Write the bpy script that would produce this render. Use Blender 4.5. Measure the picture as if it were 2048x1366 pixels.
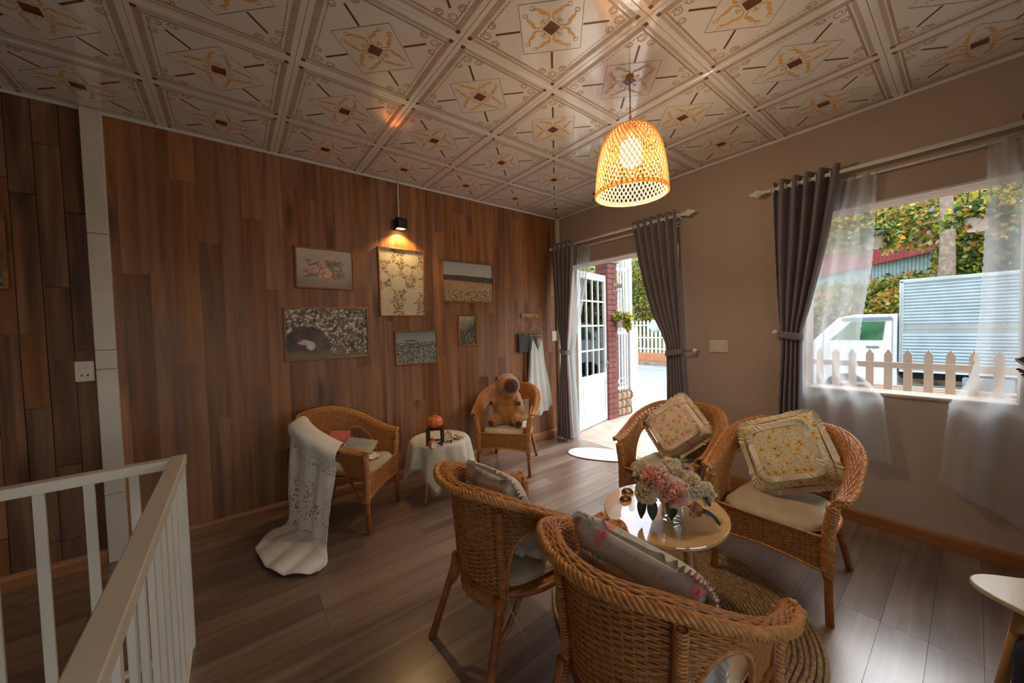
import bpy, bmesh, math, random
import numpy as np
from mathutils import Vector, Matrix
random.seed(7); RNG = np.random.default_rng(7)
for o in list(bpy.data.objects): bpy.data.objects.remove(o, do_unlink=True)
scn = bpy.context.scene
COL = scn.collection
PI = math.pi

# ------------------------------------------------------------------ camera
F_PX = 718.98
CAMP = np.array([-3.2938, -3.2465, 1.3699])
_a, _b, _c = 0.6618, -0.0363, -0.0254
_fw = np.array([math.sin(_a)*math.cos(_b), math.cos(_a)*math.cos(_b), math.sin(_b)])
_r0 = np.array([math.cos(_a), -math.sin(_a), 0.0]); _u0 = np.cross(_r0, _fw)
_R = math.cos(_c)*_r0 + math.sin(_c)*_u0
_U = -math.sin(_c)*_r0 + math.cos(_c)*_u0
cam_d = bpy.data.cameras.new('camera'); cam = bpy.data.objects.new('camera', cam_d)
COL.objects.link(cam); scn.camera = cam
cam_d.sensor_width = 36.0; cam_d.lens = F_PX*36.0/2048.0; cam_d.clip_start = 0.02; cam_d.clip_end = 200
M = Matrix(((_R[0], _U[0], -_fw[0], CAMP[0]), (_R[1], _U[1], -_fw[1], CAMP[1]), (_R[2], _U[2], -_fw[2], CAMP[2]), (0, 0, 0, 1)))
cam.matrix_world = M

def ray(x, y): return _fw + _R*(x-1024)/F_PX - _U*(y-683)/F_PX
def onplane(x, y, ax, v):
    d = ray(x, y); return CAMP + d*((v-CAMP[ax])/d[ax])

# ------------------------------------------------------------------ light and colour management
scn.view_settings.view_transform = 'Standard'; scn.view_settings.look = 'None'
scn.view_settings.gamma = 1.0; scn.view_settings.use_curve_mapping = False
scn.view_settings.exposure = 0.42
W = bpy.data.worlds.new('sky'); scn.world = W; W.use_nodes = True
_n = W.node_tree.nodes; _l = W.node_tree.links
_bg = _n['Background']; _sky = _n.new('ShaderNodeTexSky'); _sky.sky_type = 'NISHITA'
_sky.sun_disc = False; _sky.sun_elevation = math.radians(48); _sky.sun_rotation = math.radians(107)
_sky.air_density = 1.3; _sky.dust_density = 1.5; _sky.ozone_density = 1.0
_hs = _n.new('ShaderNodeHueSaturation'); _hs.inputs['Saturation'].default_value = .42; _l.new(_sky.outputs['Color'], _hs.inputs['Color']); _l.new(_hs.outputs[0], _bg.inputs['Color']); _bg.inputs['Strength'].default_value = 0.56
sd = bpy.data.lights.new('sun_offscreen', 'SUN'); sun = bpy.data.objects.new('sun_offscreen', sd); COL.objects.link(sun)
sd.energy = 1.7; sd.angle = math.radians(28); sd.color = (0.93, 0.98, 1.0)
sun.rotation_euler = (Vector((-0.66, -0.20, -0.72))).to_track_quat('-Z', 'Y').to_euler()

# ------------------------------------------------------------------ mesh helpers
class MB:
    def __init__(s): s.v = []; s.f = []; s.m = []; s.n = 0; s.uv = {}
    def add(s, V, Fc, mi=0):
        V = np.asarray(V, float).reshape(-1, 3); b = s.n
        s.v.append(V); s.n += len(V)
        for f in Fc: s.f.append(tuple(int(i)+b for i in f)); s.m.append(mi)
        return b
    def box(s, c, d, R=None, mi=0):
        x, y, z = np.array(d)/2.0
        V = np.array([(-x,-y,-z),(x,-y,-z),(x,y,-z),(-x,y,-z),(-x,-y,z),(x,-y,z),(x,y,z),(-x,y,z)])
        if R is not None: V = V @ np.array(R).T
        s.add(V+np.array(c), [(0,3,2,1),(4,5,6,7),(0,1,5,4),(1,2,6,5),(2,3,7,6),(3,0,4,7)], mi); return s
    def rbox(s, c, d, b, R=None, mi=0):
        """box with chamfered vertical and horizontal edges (24 verts)"""
        h = np.array(d)/2.0; V = []; idx = {}
        for sx in (-1,1):
            for sy in (-1,1):
                for sz in (-1,1):
                    for k in range(3):
                        q = np.array([sx*h[0], sy*h[1], sz*h[2]]); 
                        for j in range(3):
                            if j != k: q[j] -= np.sign(q[j])*b
                        idx[(sx,sy,sz,k)] = len(V); V.append(q)
        Fc = []
        for k in range(3):
            a, bb = (k+1)%3, (k+2)%3
            for sg in (-1,1):
                lp = []
                for (p, q) in ((-1,-1),(1,-1),(1,1),(-1,1)):
                    t = [0,0,0]; t[k]=sg; t[a]=p; t[bb]=q; lp.append(idx[(t[0],t[1],t[2],k)])
                Fc.append(lp if sg > 0 else lp[::-1])
        for k in range(3):   # edges along axis k
            a, bb = (k+1)%3, (k+2)%3
            for p in (-1,1):
                for q in (-1,1):
                    def I(e, ax):
                        t=[0,0,0]; t[k]=e; t[a]=p; t[bb]=q; return idx[(t[0],t[1],t[2],ax)]
                    lp = [I(-1,a), I(1,a), I(1,bb), I(-1,bb)]
                    Fc.append(lp if p*q < 0 else lp[::-1])
        for sx in (-1,1):
            for sy in (-1,1):
                for sz in (-1,1):
                    lp = [idx[(sx,sy,sz,k)] for k in range(3)]
                    Fc.append(lp if sx*sy*sz > 0 else lp[::-1])
        V = np.array(V)
        if R is not None: V = V @ np.array(R).T
        s.add(V+np.array(c), Fc, mi); return s
    def tube(s, P, r, n=6, closed=False, mi=0, caps=True, flat=None):
        P = np.asarray(P, float); m = len(P)
        r = np.full(m, r, float) if np.isscalar(r) else np.asarray(r, float)
        T = np.roll(P,-1,0)-np.roll(P,1,0) if closed else np.gradient(P, axis=0)
        T /= np.maximum(np.linalg.norm(T, axis=1), 1e-9)[:,None]
        ref = np.array([0,0,1.0]) if abs(T[0][2]) < .9 else np.array([1.0,0,0])
        N = np.zeros_like(P); a = ref-T[0]*(ref@T[0]); N[0] = a/np.linalg.norm(a)
        for i in range(1, m):
            a = N[i-1]-T[i]*(N[i-1]@T[i]); L = np.linalg.norm(a)
            N[i] = a/L if L > 1e-6 else N[i-1]
        B = np.cross(T, N)
        ang = np.arange(n)*2*PI/n
        V = P[:,None,:] + r[:,None,None]*(np.cos(ang)[None,:,None]*N[:,None,:] + np.sin(ang)[None,:,None]*B[:,None,:])
        Fc = []
        for i in range(m if closed else m-1):
            a, b = i*n, ((i+1)%m)*n
            for k in range(n): Fc.append((a+k, a+(k+1)%n, b+(k+1)%n, b+k))
        if caps and not closed:
            Fc.append(tuple(range(n-1,-1,-1))); Fc.append(tuple((m-1)*n+k for k in range(n)))
        s.add(V, Fc, mi); return s
    def lathe(s, prof, n=24, c=(0,0,0), mi=0, cap=True, rf=None):
        prof = np.asarray(prof, float); m = len(prof); a = np.arange(n)*2*PI/n
        rr = np.ones(n) if rf is None else np.array([rf(x) for x in a])
        V = np.zeros((m, n, 3)); V[:,:,0] = prof[:,0][:,None]*np.cos(a)*rr; V[:,:,1] = prof[:,0][:,None]*np.sin(a)*rr
        V[:,:,2] = prof[:,1][:,None]
        Fc = [(i*n+k, i*n+(k+1)%n, (i+1)*n+(k+1)%n, (i+1)*n+k) for i in range(m-1) for k in range(n)]
        if cap:
            if prof[0,0] > 1e-6: Fc.append(tuple(range(n-1,-1,-1)))
            if prof[-1,0] > 1e-6: Fc.append(tuple((m-1)*n+k for k in range(n)))
        s.add(V.reshape(-1,3)+np.array(c), Fc, mi); return s
    def grid(s, G, cu=False, cv=False, mi=0, flip=False, uv=False):
        G = np.asarray(G, float); a, b = G.shape[:2]; Fc = []; f0 = len(s.f)
        for i in range(a if cu else a-1):
            for j in range(b if cv else b-1):
                q = (i*b+j, ((i+1)%a)*b+j, ((i+1)%a)*b+(j+1)%b, i*b+(j+1)%b)
                Fc.append(q[::-1] if flip else q)
                if uv:
                    uvq = [(i/(a-1), j/(b-1)), ((i+1)/(a-1), j/(b-1)), ((i+1)/(a-1), (j+1)/(b-1)), (i/(a-1), (j+1)/(b-1))]
                    s.uv[f0+len(Fc)-1] = uvq[::-1] if flip else uvq
        s.add(G.reshape(-1,3), Fc, mi); return s
    def sphere(s, c, r, n=16, m=10, mi=0, R=None):
        r = np.array([r]*3 if np.isscalar(r) else r, float)
        t = np.linspace(0, PI, m+1)[1:-1]; a = np.arange(n)*2*PI/n
        V = [(0,0,1.0)] + [(math.sin(x)*math.cos(y), math.sin(x)*math.sin(y), math.cos(x)) for x in t for y in a] + [(0,0,-1.0)]
        V = np.array(V)*r
        if R is not None: V = V @ np.array(R).T
        Fc = [(0, 1+k, 1+(k+1)%n) for k in range(n)]
        for i in range(m-2):
            for k in range(n): Fc.append((1+i*n+k, 1+(i+1)*n+k, 1+(i+1)*n+(k+1)%n, 1+i*n+(k+1)%n))
        L = len(V)-1; b = 1+(m-2)*n
        for k in range(n): Fc.append((L, b+(k+1)%n, b+k))
        s.add(V+np.array(c), Fc, mi); return s
    def torus(s, c, R, r, axis='z', n=24, m=8, mi=0):
        a = np.arange(n)*2*PI/n
        z = np.zeros(n); P = {'z': np.stack([R*np.cos(a), R*np.sin(a), z],1), 'y': np.stack([R*np.cos(a), z, R*np.sin(a)],1), 'x': np.stack([z, R*np.cos(a), R*np.sin(a)],1)}[axis]
        return s.tube(P+np.array(c), r, m, closed=True, mi=mi)
    def prism(s, poly, z0, z1, mi=0, T=None):
        n = len(poly); V = [(x,y,z0) for x,y in poly]+[(x,y,z1) for x,y in poly]
        V = np.array(V, float)
        if T is not None: V = V @ np.array(T[0]).T + np.array(T[1])
        s.add(V, [tuple(range(n-1,-1,-1)), tuple(range(n,2*n))]+[(k,(k+1)%n,n+(k+1)%n,n+k) for k in range(n)], mi); return s
    def mesh(s, name, mats, smooth=True):
        me = bpy.data.meshes.new(name)
        V = np.concatenate(s.v) if s.v else np.zeros((0,3))
        me.from_pydata(V.tolist(), [], s.f)
        for m_ in (mats if isinstance(mats, (list, tuple)) else [mats]): me.materials.append(m_)
        if any(s.m): me.polygons.foreach_set('material_index', s.m)
        if s.uv:
            ul = me.uv_layers.new(name='UVMap'); arr = np.zeros((len(me.loops), 2))
            for p_ in me.polygons:
                q = s.uv.get(p_.index)
                if q: arr[p_.loop_start:p_.loop_start+p_.loop_total] = q[:p_.loop_total]
            ul.data.foreach_set('uv', arr.ravel())
        me.polygons.foreach_set('use_smooth', [bool(smooth)]*len(me.polygons)); me.update()
        if smooth == 'auto':
            try: me.set_sharp_from_angle(angle=math.radians(38))
            except Exception: pass
        return me
    def build(s, name, mats, parent=None, smooth=True, loc=None, rot=None):
        return link(name, s.mesh(name, mats, smooth), parent, loc, rot)

def link(name, me, parent=None, loc=None, rot=None, scale=None):
    o = bpy.data.objects.new(name, me); COL.objects.link(o)
    if parent is not None: o.parent = parent
    if loc is not None: o.location = [float(x) for x in loc]
    if rot is not None: o.rotation_euler = rot
    if scale is not None: o.scale = scale
    return o
def tag(o, label=None, cat=None, group=None, kind=None):
    if label: o['label'] = label
    if cat: o['category'] = cat
    if group: o['group'] = group
    if kind: o['kind'] = kind
    return o
def empty(name, loc=(0,0,0), rz=0, label=None, cat=None, group=None, kind=None, rot=None):
    o = bpy.data.objects.new(name, None); COL.objects.link(o); o.empty_display_size = .05
    o.location = [float(x) for x in loc]; o.rotation_euler = rot if rot is not None else (0,0,rz)
    return tag(o, label, cat, group, kind)
def copy_tree(o, parent=None):
    c = o.copy(); COL.objects.link(c); c.parent = parent
    for ch in [k for k in o.children]: copy_tree(ch, c)
    return c
def rotm(rx=0, ry=0, rz=0):
    return np.array(Matrix.Rotation(rz,3,'Z') @ Matrix.Rotation(ry,3,'Y') @ Matrix.Rotation(rx,3,'X'))
def smooth01(t): t = np.clip(t, 0, 1); return t*t*(3-2*t)
def crv(z, pts):
    """smooth interpolation through (key, value) points with ascending keys"""
    k = np.array([p[0] for p in pts], float); v = np.array([p[1] for p in pts], float)
    m = np.gradient(v, k); z = np.clip(z, k[0], k[-1])
    i = np.clip(np.searchsorted(k, z)-1, 0, len(k)-2); h = k[i+1]-k[i]; t = (z-k[i])/h
    for j in range(len(k)-1):
        if (v[j+1]-v[j]) == 0: m[j] = m[j+1] = 0
    return (2*t**3-3*t**2+1)*v[i]+(t**3-2*t**2+t)*h*m[i]+(-2*t**3+3*t**2)*v[i+1]+(t**3-t**2)*h*m[i+1]

# ------------------------------------------------------------------ materials
def srgb(r, g, b):
    f = lambda c: (c/255/12.92 if c/255 <= .04045 else ((c/255+.055)/1.055)**2.4)
    return (f(r), f(g), f(b), 1.0)
def newmat(name):
    m = bpy.data.materials.new(name); m.use_nodes = True
    nt = m.node_tree; return m, nt, nt.nodes['Principled BSDF'], nt.nodes['Material Output']
def N(nt, t, **kw):
    n = nt.nodes.new(t)
    for k, v in kw.items():
        if k in n.inputs: n.inputs[k].default_value = v
        else: setattr(n, k, v)
    return n
def mixc(nt, fac, a, b, mode='MIX'):
    n = nt.nodes.new('ShaderNodeMix'); n.data_type = 'RGBA'; n.blend_type = mode
    for sock, val in ((n.inputs[0], fac), (n.inputs[6], a), (n.inputs[7], b)):
        if hasattr(val, 'links'): nt.links.new(val, sock)
        else: sock.default_value = val
    return n.outputs[2]
def math_(nt, op, a, b=None, clamp=False):
    n = nt.nodes.new('ShaderNodeMath'); n.operation = op; n.use_clamp = clamp
    for i, val in enumerate((a, b)):
        if val is None: continue
        if hasattr(val, 'links'): nt.links.new(val, n.inputs[i])
        else: n.inputs[i].default_value = val
    return n.outputs[0]
def ramp(nt, fac, stops):
    n = nt.nodes.new('ShaderNodeValToRGB'); e = n.color_ramp.elements
    while len(e) < len(stops): e.new(.5)
    for q, (p, c) in zip(e, stops): q.position = p; q.color = c
    nt.links.new(fac, n.inputs[0]); return n.outputs[0]
def bump(nt, bs, h, strength=.3, dist=.002):
    b = nt.nodes.new('ShaderNodeBump'); b.inputs['Strength'].default_value = strength; b.inputs['Distance'].default_value = dist
    nt.links.new(h, b.inputs['Height']); nt.links.new(b.outputs[0], bs.inputs['Normal'])
def mk(name, col, rough=.6, metal=0, var=.12, vs=18, bmp=0, bs_=180, spec=.5, coat=0, rand=0, emit=None, es=1, alpha=None, trans=0, ior=1.45, sheen=0, coords='Object'):
    m, nt, b, out = newmat(name)
    b.inputs['Roughness'].default_value = rough; b.inputs['Metallic'].default_value = metal
    b.inputs['Specular IOR Level'].default_value = spec; b.inputs['Coat Weight'].default_value = coat
    b.inputs['Transmission Weight'].default_value = trans; b.inputs['IOR'].default_value = ior
    b.inputs['Sheen Weight'].default_value = sheen
    tc = nt.nodes.new('ShaderNodeTexCoord')
    no = N(nt, 'ShaderNodeTexNoise', Scale=vs, Detail=4.0); nt.links.new(tc.outputs[coords], no.inputs['Vector'])
    dark = tuple(c*(1-var*1.6) for c in col[:3])+(1,); lite = tuple(min(1, c*(1+var*1.2)) for c in col[:3])+(1,)
    c = ramp(nt, no.outputs[0], [(.3, dark), (.7, lite)])
    if rand:
        oi = nt.nodes.new('ShaderNodeObjectInfo'); k = math_(nt, 'MULTIPLY_ADD', oi.outputs['Random'], 2*rand); nt.nodes[-1].inputs[2].default_value = 1-rand
        hsv = nt.nodes.new('ShaderNodeHueSaturation'); nt.links.new(k, hsv.inputs['Value']); nt.links.new(c, hsv.inputs['Color']); c = hsv.outputs[0]
    nt.links.new(c, b.inputs['Base Color'])
    if bmp:
        n2 = N(nt, 'ShaderNodeTexNoise', Scale=bs_, Detail=3.0); nt.links.new(tc.outputs[coords], n2.inputs['Vector']); bump(nt, b, n2.outputs[0], bmp, .002)
    if emit: b.inputs['Emission Color'].default_value = emit; b.inputs['Emission Strength'].default_value = es
    if alpha is not None: b.inputs['Alpha'].default_value = alpha
    return m
def wood(name, c1, c2, axis='z', rough=.5, rand=.22, freq=16, knots=False, hue=0.0, coat=0, bmp=.15, dark=None, spec=.5):
    m, nt, b, out = newmat(name); b.inputs['Roughness'].default_value = rough; b.inputs['Coat Weight'].default_value = coat
    b.inputs['Specular IOR Level'].default_value = spec
    g = nt.nodes.new('ShaderNodeNewGeometry'); oi = nt.nodes.new('ShaderNodeObjectInfo')
    cmb = nt.nodes.new('ShaderNodeCombineXYZ')
    for i, k in enumerate((31., 57., 43.)): nt.links.new(math_(nt, 'MULTIPLY', oi.outputs['Random'], k), cmb.inputs[i])
    va = N(nt, 'ShaderNodeVectorMath', operation='ADD'); nt.links.new(g.outputs['Position'], va.inputs[0]); nt.links.new(cmb.outputs[0], va.inputs[1])
    mp = nt.nodes.new('ShaderNodeMapping'); nt.links.new(va.outputs[0], mp.inputs[0])
    mp.inputs['Scale'].default_value = {'x': (.7,freq,freq), 'y': (freq,.7,freq), 'z': (freq,freq,.7)}[axis]
    no = N(nt, 'ShaderNodeTexNoise', Scale=1.0, Detail=7.0, Roughness=.62, Distortion=.6); nt.links.new(mp.outputs[0], no.inputs['Vector'])
    big = N(nt, 'ShaderNodeTexNoise', Scale=.22, Detail=3.0); nt.links.new(mp.outputs[0], big.inputs['Vector'])
    c = ramp(nt, no.outputs[0], [(.34, c1), (.66, c2)])
    c = mixc(nt, math_(nt, 'MULTIPLY', ramp(nt, big.outputs[0], [(.38,(0,0,0,1)),(.72,(1,1,1,1))]), .6), c, tuple(x*.5 for x in c1[:3])+(1,))
    if knots:
        mp2 = nt.nodes.new('ShaderNodeMapping'); nt.links.new(va.outputs[0], mp2.inputs[0])
        mp2.inputs['Scale'].default_value = {'x': (1.7,7,7), 'y': (7,1.7,7), 'z': (7,7,1.7)}[axis]
        vo = N(nt, 'ShaderNodeTexVoronoi', Scale=.75); nt.links.new(mp2.outputs[0], vo.inputs['Vector'])
        kf = ramp(nt, vo.outputs['Distance'], [(.06, (1,1,1,1)), (.25, (0,0,0,1))])
        c = mixc(nt, math_(nt, 'MULTIPLY', kf, .75), c, dark or tuple(x*.22 for x in c1[:3])+(1,))
    hsv = nt.nodes.new('ShaderNodeHueSaturation'); nt.links.new(c, hsv.inputs['Color'])
    wn = N(nt, 'ShaderNodeTexWhiteNoise', noise_dimensions='1D'); nt.links.new(oi.outputs['Random'], wn.inputs['W'])
    v = nt.nodes.new('ShaderNodeMapRange'); v.inputs[3].default_value = 1-rand; v.inputs[4].default_value = 1+rand
    nt.links.new(wn.outputs['Value'], v.inputs[0]); nt.links.new(v.outputs[0], hsv.inputs['Value'])
    v2 = nt.nodes.new('ShaderNodeMapRange'); v2.inputs[3].default_value = 1-rand*1.1; v2.inputs[4].default_value = 1+rand*.5
    nt.links.new(oi.outputs['Random'], v2.inputs[0]); nt.links.new(v2.outputs[0], hsv.inputs['Saturation'])
    nt.links.new(hsv.outputs[0], b.inputs['Base Color'])
    if bmp: bump(nt, b, no.outputs[0], bmp, .0015)
    if coat: b.inputs['Coat Roughness'].default_value = rough*.8
    return m
def colattr(name, rough=.6, coat=0, spec=.4):
    m, nt, b, out = newmat(name); b.inputs['Roughness'].default_value = rough; b.inputs['Coat Weight'].default_value = coat; b.inputs['Specular IOR Level'].default_value = spec
    a = nt.nodes.new('ShaderNodeAttribute'); a.attribute_name = 'Col'; nt.links.new(a.outputs['Color'], b.inputs['Base Color']); return m
def glass(name, tint=(.9,.97,.96,1), rough=.02, mixf=.12):
    m, nt, b, out = newmat(name)
    tr = nt.nodes.new('ShaderNodeBsdfTransparent'); tr.inputs[0].default_value = tint
    gl = nt.nodes.new('ShaderNodeBsdfGlossy'); gl.inputs['Roughness'].default_value = rough
    lw = nt.nodes.new('ShaderNodeFresnel'); lw.inputs[0].default_value = 1.5
    mx = nt.nodes.new('ShaderNodeMixShader'); nt.links.new(math_(nt, 'ADD', lw.outputs[0], mixf-.04, True), mx.inputs[0])
    nt.links.new(tr.outputs[0], mx.inputs[1]); nt.links.new(gl.outputs[0], mx.inputs[2]); nt.links.new(mx.outputs[0], out.inputs[0]); return m
def sheer(name, col, op=.45, stripes=False):
    m, nt, b, out = newmat(name)
    tr = nt.nodes.new('ShaderNodeBsdfTransparent'); df = nt.nodes.new('ShaderNodeBsdfDiffuse'); tl = nt.nodes.new('ShaderNodeBsdfTranslucent')
    df.inputs[0].default_value = col; tl.inputs[0].default_value = col
    m1 = nt.nodes.new('ShaderNodeMixShader'); m1.inputs[0].default_value = .6; nt.links.new(df.outputs[0], m1.inputs[1]); nt.links.new(tl.outputs[0], m1.inputs[2])
    lw = nt.nodes.new('ShaderNodeLayerWeight'); lw.inputs[0].default_value = .35
    fac = math_(nt, 'MULTIPLY_ADD', lw.outputs['Facing'], .5); nt.nodes[-1].inputs[2].default_value = op
    fac = math_(nt, 'MINIMUM', fac, .95)
    m2 = nt.nodes.new('ShaderNodeMixShader'); nt.links.new(fac, m2.inputs[0]); nt.links.new(tr.outputs[0], m2.inputs[1]); nt.links.new(m1.outputs[0], m2.inputs[2])
    nt.links.new(m2.outputs[0], out.inputs[0]); return m

MT = {}
MT['white'] = mk('white paint', srgb(226,226,218), .45, var=.05, vs=6)
MT['rail_white'] = mk('white rail paint', srgb(222,214,200), .4, var=.05, vs=5)
MT['beige'] = mk('beige wall paint', srgb(182,164,148), .75, var=.05, vs=1.2, bmp=.1, bs_=60)
MT['wallwood'] = wood('oak laminate', srgb(124,76,44), srgb(180,124,78), 'z', .42, .12, 15, True, coat=0)
MT['reclaimed'] = wood('reclaimed board', srgb(96,56,32), srgb(164,110,68), 'z', .6, .15, 13, True, bmp=.5)
MT['floor'] = wood('floor laminate', srgb(114,90,74), srgb(154,132,114), 'x', .30, .1, 12, False, bmp=.06, coat=.8)
MT['base_wood'] = wood('baseboard wood', srgb(150,94,50), srgb(190,130,78), 'x', .45, .1, 18)
MT['base_wood_y'] = wood('baseboard wood side', srgb(150,94,50), srgb(190,130,78), 'y', .45, .1, 18)
MT['tile'] = mk('glossy ceiling panel', srgb(232,228,216), .13, var=.02, vs=2, spec=.7, coat=.9)
_cb = MT['tile'].node_tree.nodes['Principled BSDF']; _cb.inputs['Coat IOR'].default_value = 1.8; _cb.inputs['Coat Roughness'].default_value = .07
MT['p_brown'] = mk('brown print', srgb(112,72,48), .2, var=.1)
MT['p_stripe'] = mk('stripe print', srgb(186,164,146), .22, var=.08)
MT['p_orange'] = mk('orange print', srgb(222,172,104), .2, var=.1, vs=60)
MT['p_line'] = mk('line print', srgb(124,108,90), .22, var=.08)
MT['p_pale'] = mk('pale print', srgb(178,150,118), .22, var=.1)
MT['wicker'] = mk('rattan', srgb(182,122,66), .42, var=.2, vs=60, bmp=.25, bs_=240, spec=.45)
MT['wicker_edge'] = mk('rattan braid', srgb(198,136,76), .4, var=.22, vs=60, bmp=.25, bs_=240)
MT['pole'] = mk('rattan pole', srgb(164,96,44), .38, var=.3, vs=14, bmp=.15, bs_=90)
MT['seatpad'] = mk('beige canvas', srgb(186,170,142), .85, var=.07, vs=14, bmp=.35, bs_=420, sheen=.2)
MT['black'] = mk('black metal', srgb(28,26,28), .4, var=.1)
MT['drape'] = mk('mauve grey drape', srgb(126,116,122), .8, var=.06, vs=10, bmp=.2, bs_=500, sheen=.3)
MT['sheer'] = sheer('white voile', (.74,.78,.80,1), .42)
MT['glass'] = glass('clear glass')
# ------------------------------------------------------------------ the room shell
H = 2.731
XL, YF = -6.4, -6.4          # far ends of the room behind the camera
DOOR_Y0, DOOR_Y1, DOOR_Z = -0.12, -1.56, 2.105
WIN_Y0, WIN_Y1, WIN_Z0, WIN_Z1 = -2.50, -3.405, 0.883, 2.112
SX, SY = -3.53, -1.16        # stairwell corner

def unit_plank(name, m, bev=.0012):
    b = MB(); b.rbox((0,0,0), (1,1,1), 0.004); return b.mesh(name, m, False)
def plank_obj(me, parent, c, d):
    o = link('plank', me, parent, c, None, d); return o

fl = MB()
fl.box(((SX)/2, YF/2, -.07), (-SX, -YF, .12))
fl.box(((XL+SX)/2, SY/2, -.07), (SX-XL, -SY, .12))
fl.box(((XL+SX)/2, (YF-4.6)/2, -.07), (SX-XL, YF+4.6, .12))
floor = tag(fl.build('floor', MT['floor'], None, False), 'brown laminate plank floor of the room', 'floor', kind='structure')
pm = unit_plank('floor_plank', MT['floor'])
y = -.002; row = 0
random.seed(3)
while y > -6.3:
    xlo = XL if y-.143 > SY else SX
    cuts = [0.0]; x = -random.choice((.25,.55,.85,1.1))
    if y < -2.75: x = -1.03
    while x > xlo:
        cuts.append(x); x -= 1.22
    cuts.append(xlo)
    if y > -3.75:
        for a, b_ in zip(cuts[:-1], cuts[1:]):
            if a-b_ > .02: plank_obj(pm, floor, ((a+b_)/2, y-.0715, -.005), (a-b_-.0012, .1418, .01))
    else:
        plank_obj(pm, floor, (xlo/2, y-.0715, -.005), (-xlo, .1418, .01))
    y -= .143; row += 1

# back wall: vertical oak laminate planks
wb = MB(); wb.box((XL/2+.1, .06, H/2+.05), (-XL+.2, .09, H+.1))
wall_back = tag(wb.build('wall_back', MT['wallwood'], None, False), 'wall of vertical oak planks behind the framed pictures', 'wall', kind='structure')
pm = unit_plank('wall_plank', MT['wallwood'])
x = 0.0; k = 0; random.seed(11)
while x > -3.86:
    x1 = max(x-.123, -3.87); z = 0.0; L = [.55,1.05,.3,.8,1.2,.15][k%6]+random.uniform(-.1,.1)
    while z < H:
        z1 = min(H, z+L); z1 = H if H-z1 < .08 else z1
        plank_obj(pm, wall_back, ((x+x1)/2, .008, (z+z1)/2), (x-x1-.0006, .016, z1-z-.0006)); z = z1; L = 1.22
    x = x1; k += 1
pm = unit_plank('reclaimed_plank', MT['reclaimed'])
x = -3.93; random.seed(5)
while x > -5.3:
    w = random.uniform(.082,.102); x1 = x-w; z = 0.0; L = random.uniform(.15,.6)
    while z < H:
        z1 = min(H, z+L); z1 = H if H-z1 < .1 else z1; p_ = random.uniform(.001,.009)
        plank_obj(pm, wall_back, ((x+x1)/2, .008-p_/2, (z+z1)/2), (w-.0035, .016+p_, z1-z-.0035)); z = z1; L = random.uniform(.3,.85)
    x = x1

# right wall: beige plaster with a doorway and a window opening
wr = MB()
def wbx(y0, y1, z0, z1): wr.box((.1, (y0+y1)/2, (z0+z1)/2), (.2, abs(y1-y0), z1-z0))
wbx(.105, DOOR_Y0, 0, H+.1); wbx(DOOR_Y0, DOOR_Y1, DOOR_Z, H+.1); wbx(DOOR_Y1, WIN_Y0, 0, H+.1)
wbx(WIN_Y0, WIN_Y1, 0, WIN_Z0); wbx(WIN_Y0, WIN_Y1, WIN_Z1, H+.1); wbx(WIN_Y1, YF, 0, H+.1)
wall_right = tag(wr.build('wall_right', MT['beige'], None, False), 'beige plastered wall with the doorway and window', 'wall', kind='structure')
# white lips under the lintels
wt = MB(); wt.box((-.002, (DOOR_Y0+DOOR_Y1)/2, DOOR_Z+.006), (.012, DOOR_Y0-DOOR_Y1, .014)); wt.build('lintel_lip', MT['white'], wall_right, False)
wt = MB(); wt.box((-.002, (WIN_Y0+WIN_Y1)/2, WIN_Z1+.006), (.012, WIN_Y0-WIN_Y1, .014)); wt.build('lintel_lip', MT['white'], wall_right, False)
ws = MB(); ws.rbox((.085, (WIN_Y0+WIN_Y1)/2, WIN_Z0), (.2, WIN_Y0-WIN_Y1, .024), .006)
win = tag(ws.build('window_1', mk('sill paint', srgb(186,168,152), .6, var=.05), None, False), 'beige sill of the open window', 'window', kind='structure')
# walls behind the camera; window openings in the front one added for daylight fill
wl = MB(); wl.box((XL-.05, YF/2, H/2), (.1, -YF+.2, H+.2)); tag(wl.build('wall_left', MT['beige'], None, False), 'plain beige wall at the far end of the stairwell', 'wall', kind='structure')
wf = MB()
for x0, x1, z0, z1 in ((XL,-5.6,0,H+.1),(-5.6,-3.6,0,1.0),(-5.6,-3.6,2.1,H+.1),(-3.6,-2.6,0,H+.1),(-2.6,-.6,0,1.0),(-2.6,-.6,2.1,H+.1),(-.6,.2,0,H+.1)):
    wf.box(((x0+x1)/2, YF-.05, (z0+z1)/2), (x1-x0, .1, z1-z0))
tag(wf.build('wall_front', MT['beige'], None, False), 'beige wall with two unseen wide openings added to let in fill daylight', 'wall', kind='structure')

# ceiling: printed glossy square panels
cb = MB(); cb.box((XL/2, YF/2, H+.08), (-XL+.3, -YF+.3, .12))
ceil = tag(cb.build('ceiling', MT['tile'], None, False), 'ceiling of glossy printed square panels', 'ceiling', kind='structure')
def ribbon(b, P, w, z, mi):
    P = np.asarray(P, float); T = np.gradient(P, axis=0); T /= np.maximum(np.linalg.norm(T,axis=1),1e-9)[:,None]
    w = np.full(len(P), w) if np.isscalar(w) else np.asarray(w)
    Nn = np.stack([-T[:,1], T[:,0]],1)*w[:,None]/2
    V = np.concatenate([np.c_[P+Nn, np.full(len(P), z)], np.c_[P-Nn, np.full(len(P), z)]]); n = len(P)
    b.add(V, [(i, i+1, n+i+1, n+i) for i in range(n-1)], mi)
def rect(b, x0, y0, x1, y1, z, mi): b.add([(x0,y0,z),(x1,y0,z),(x1,y1,z),(x0,y1,z)], [(0,1,2,3)], mi)
tb = MB(); T_ = .6; zt = -.0006
tb.rbox((0,0,.005), (T_-.0014, T_-.0014, .01), .0012)
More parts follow.
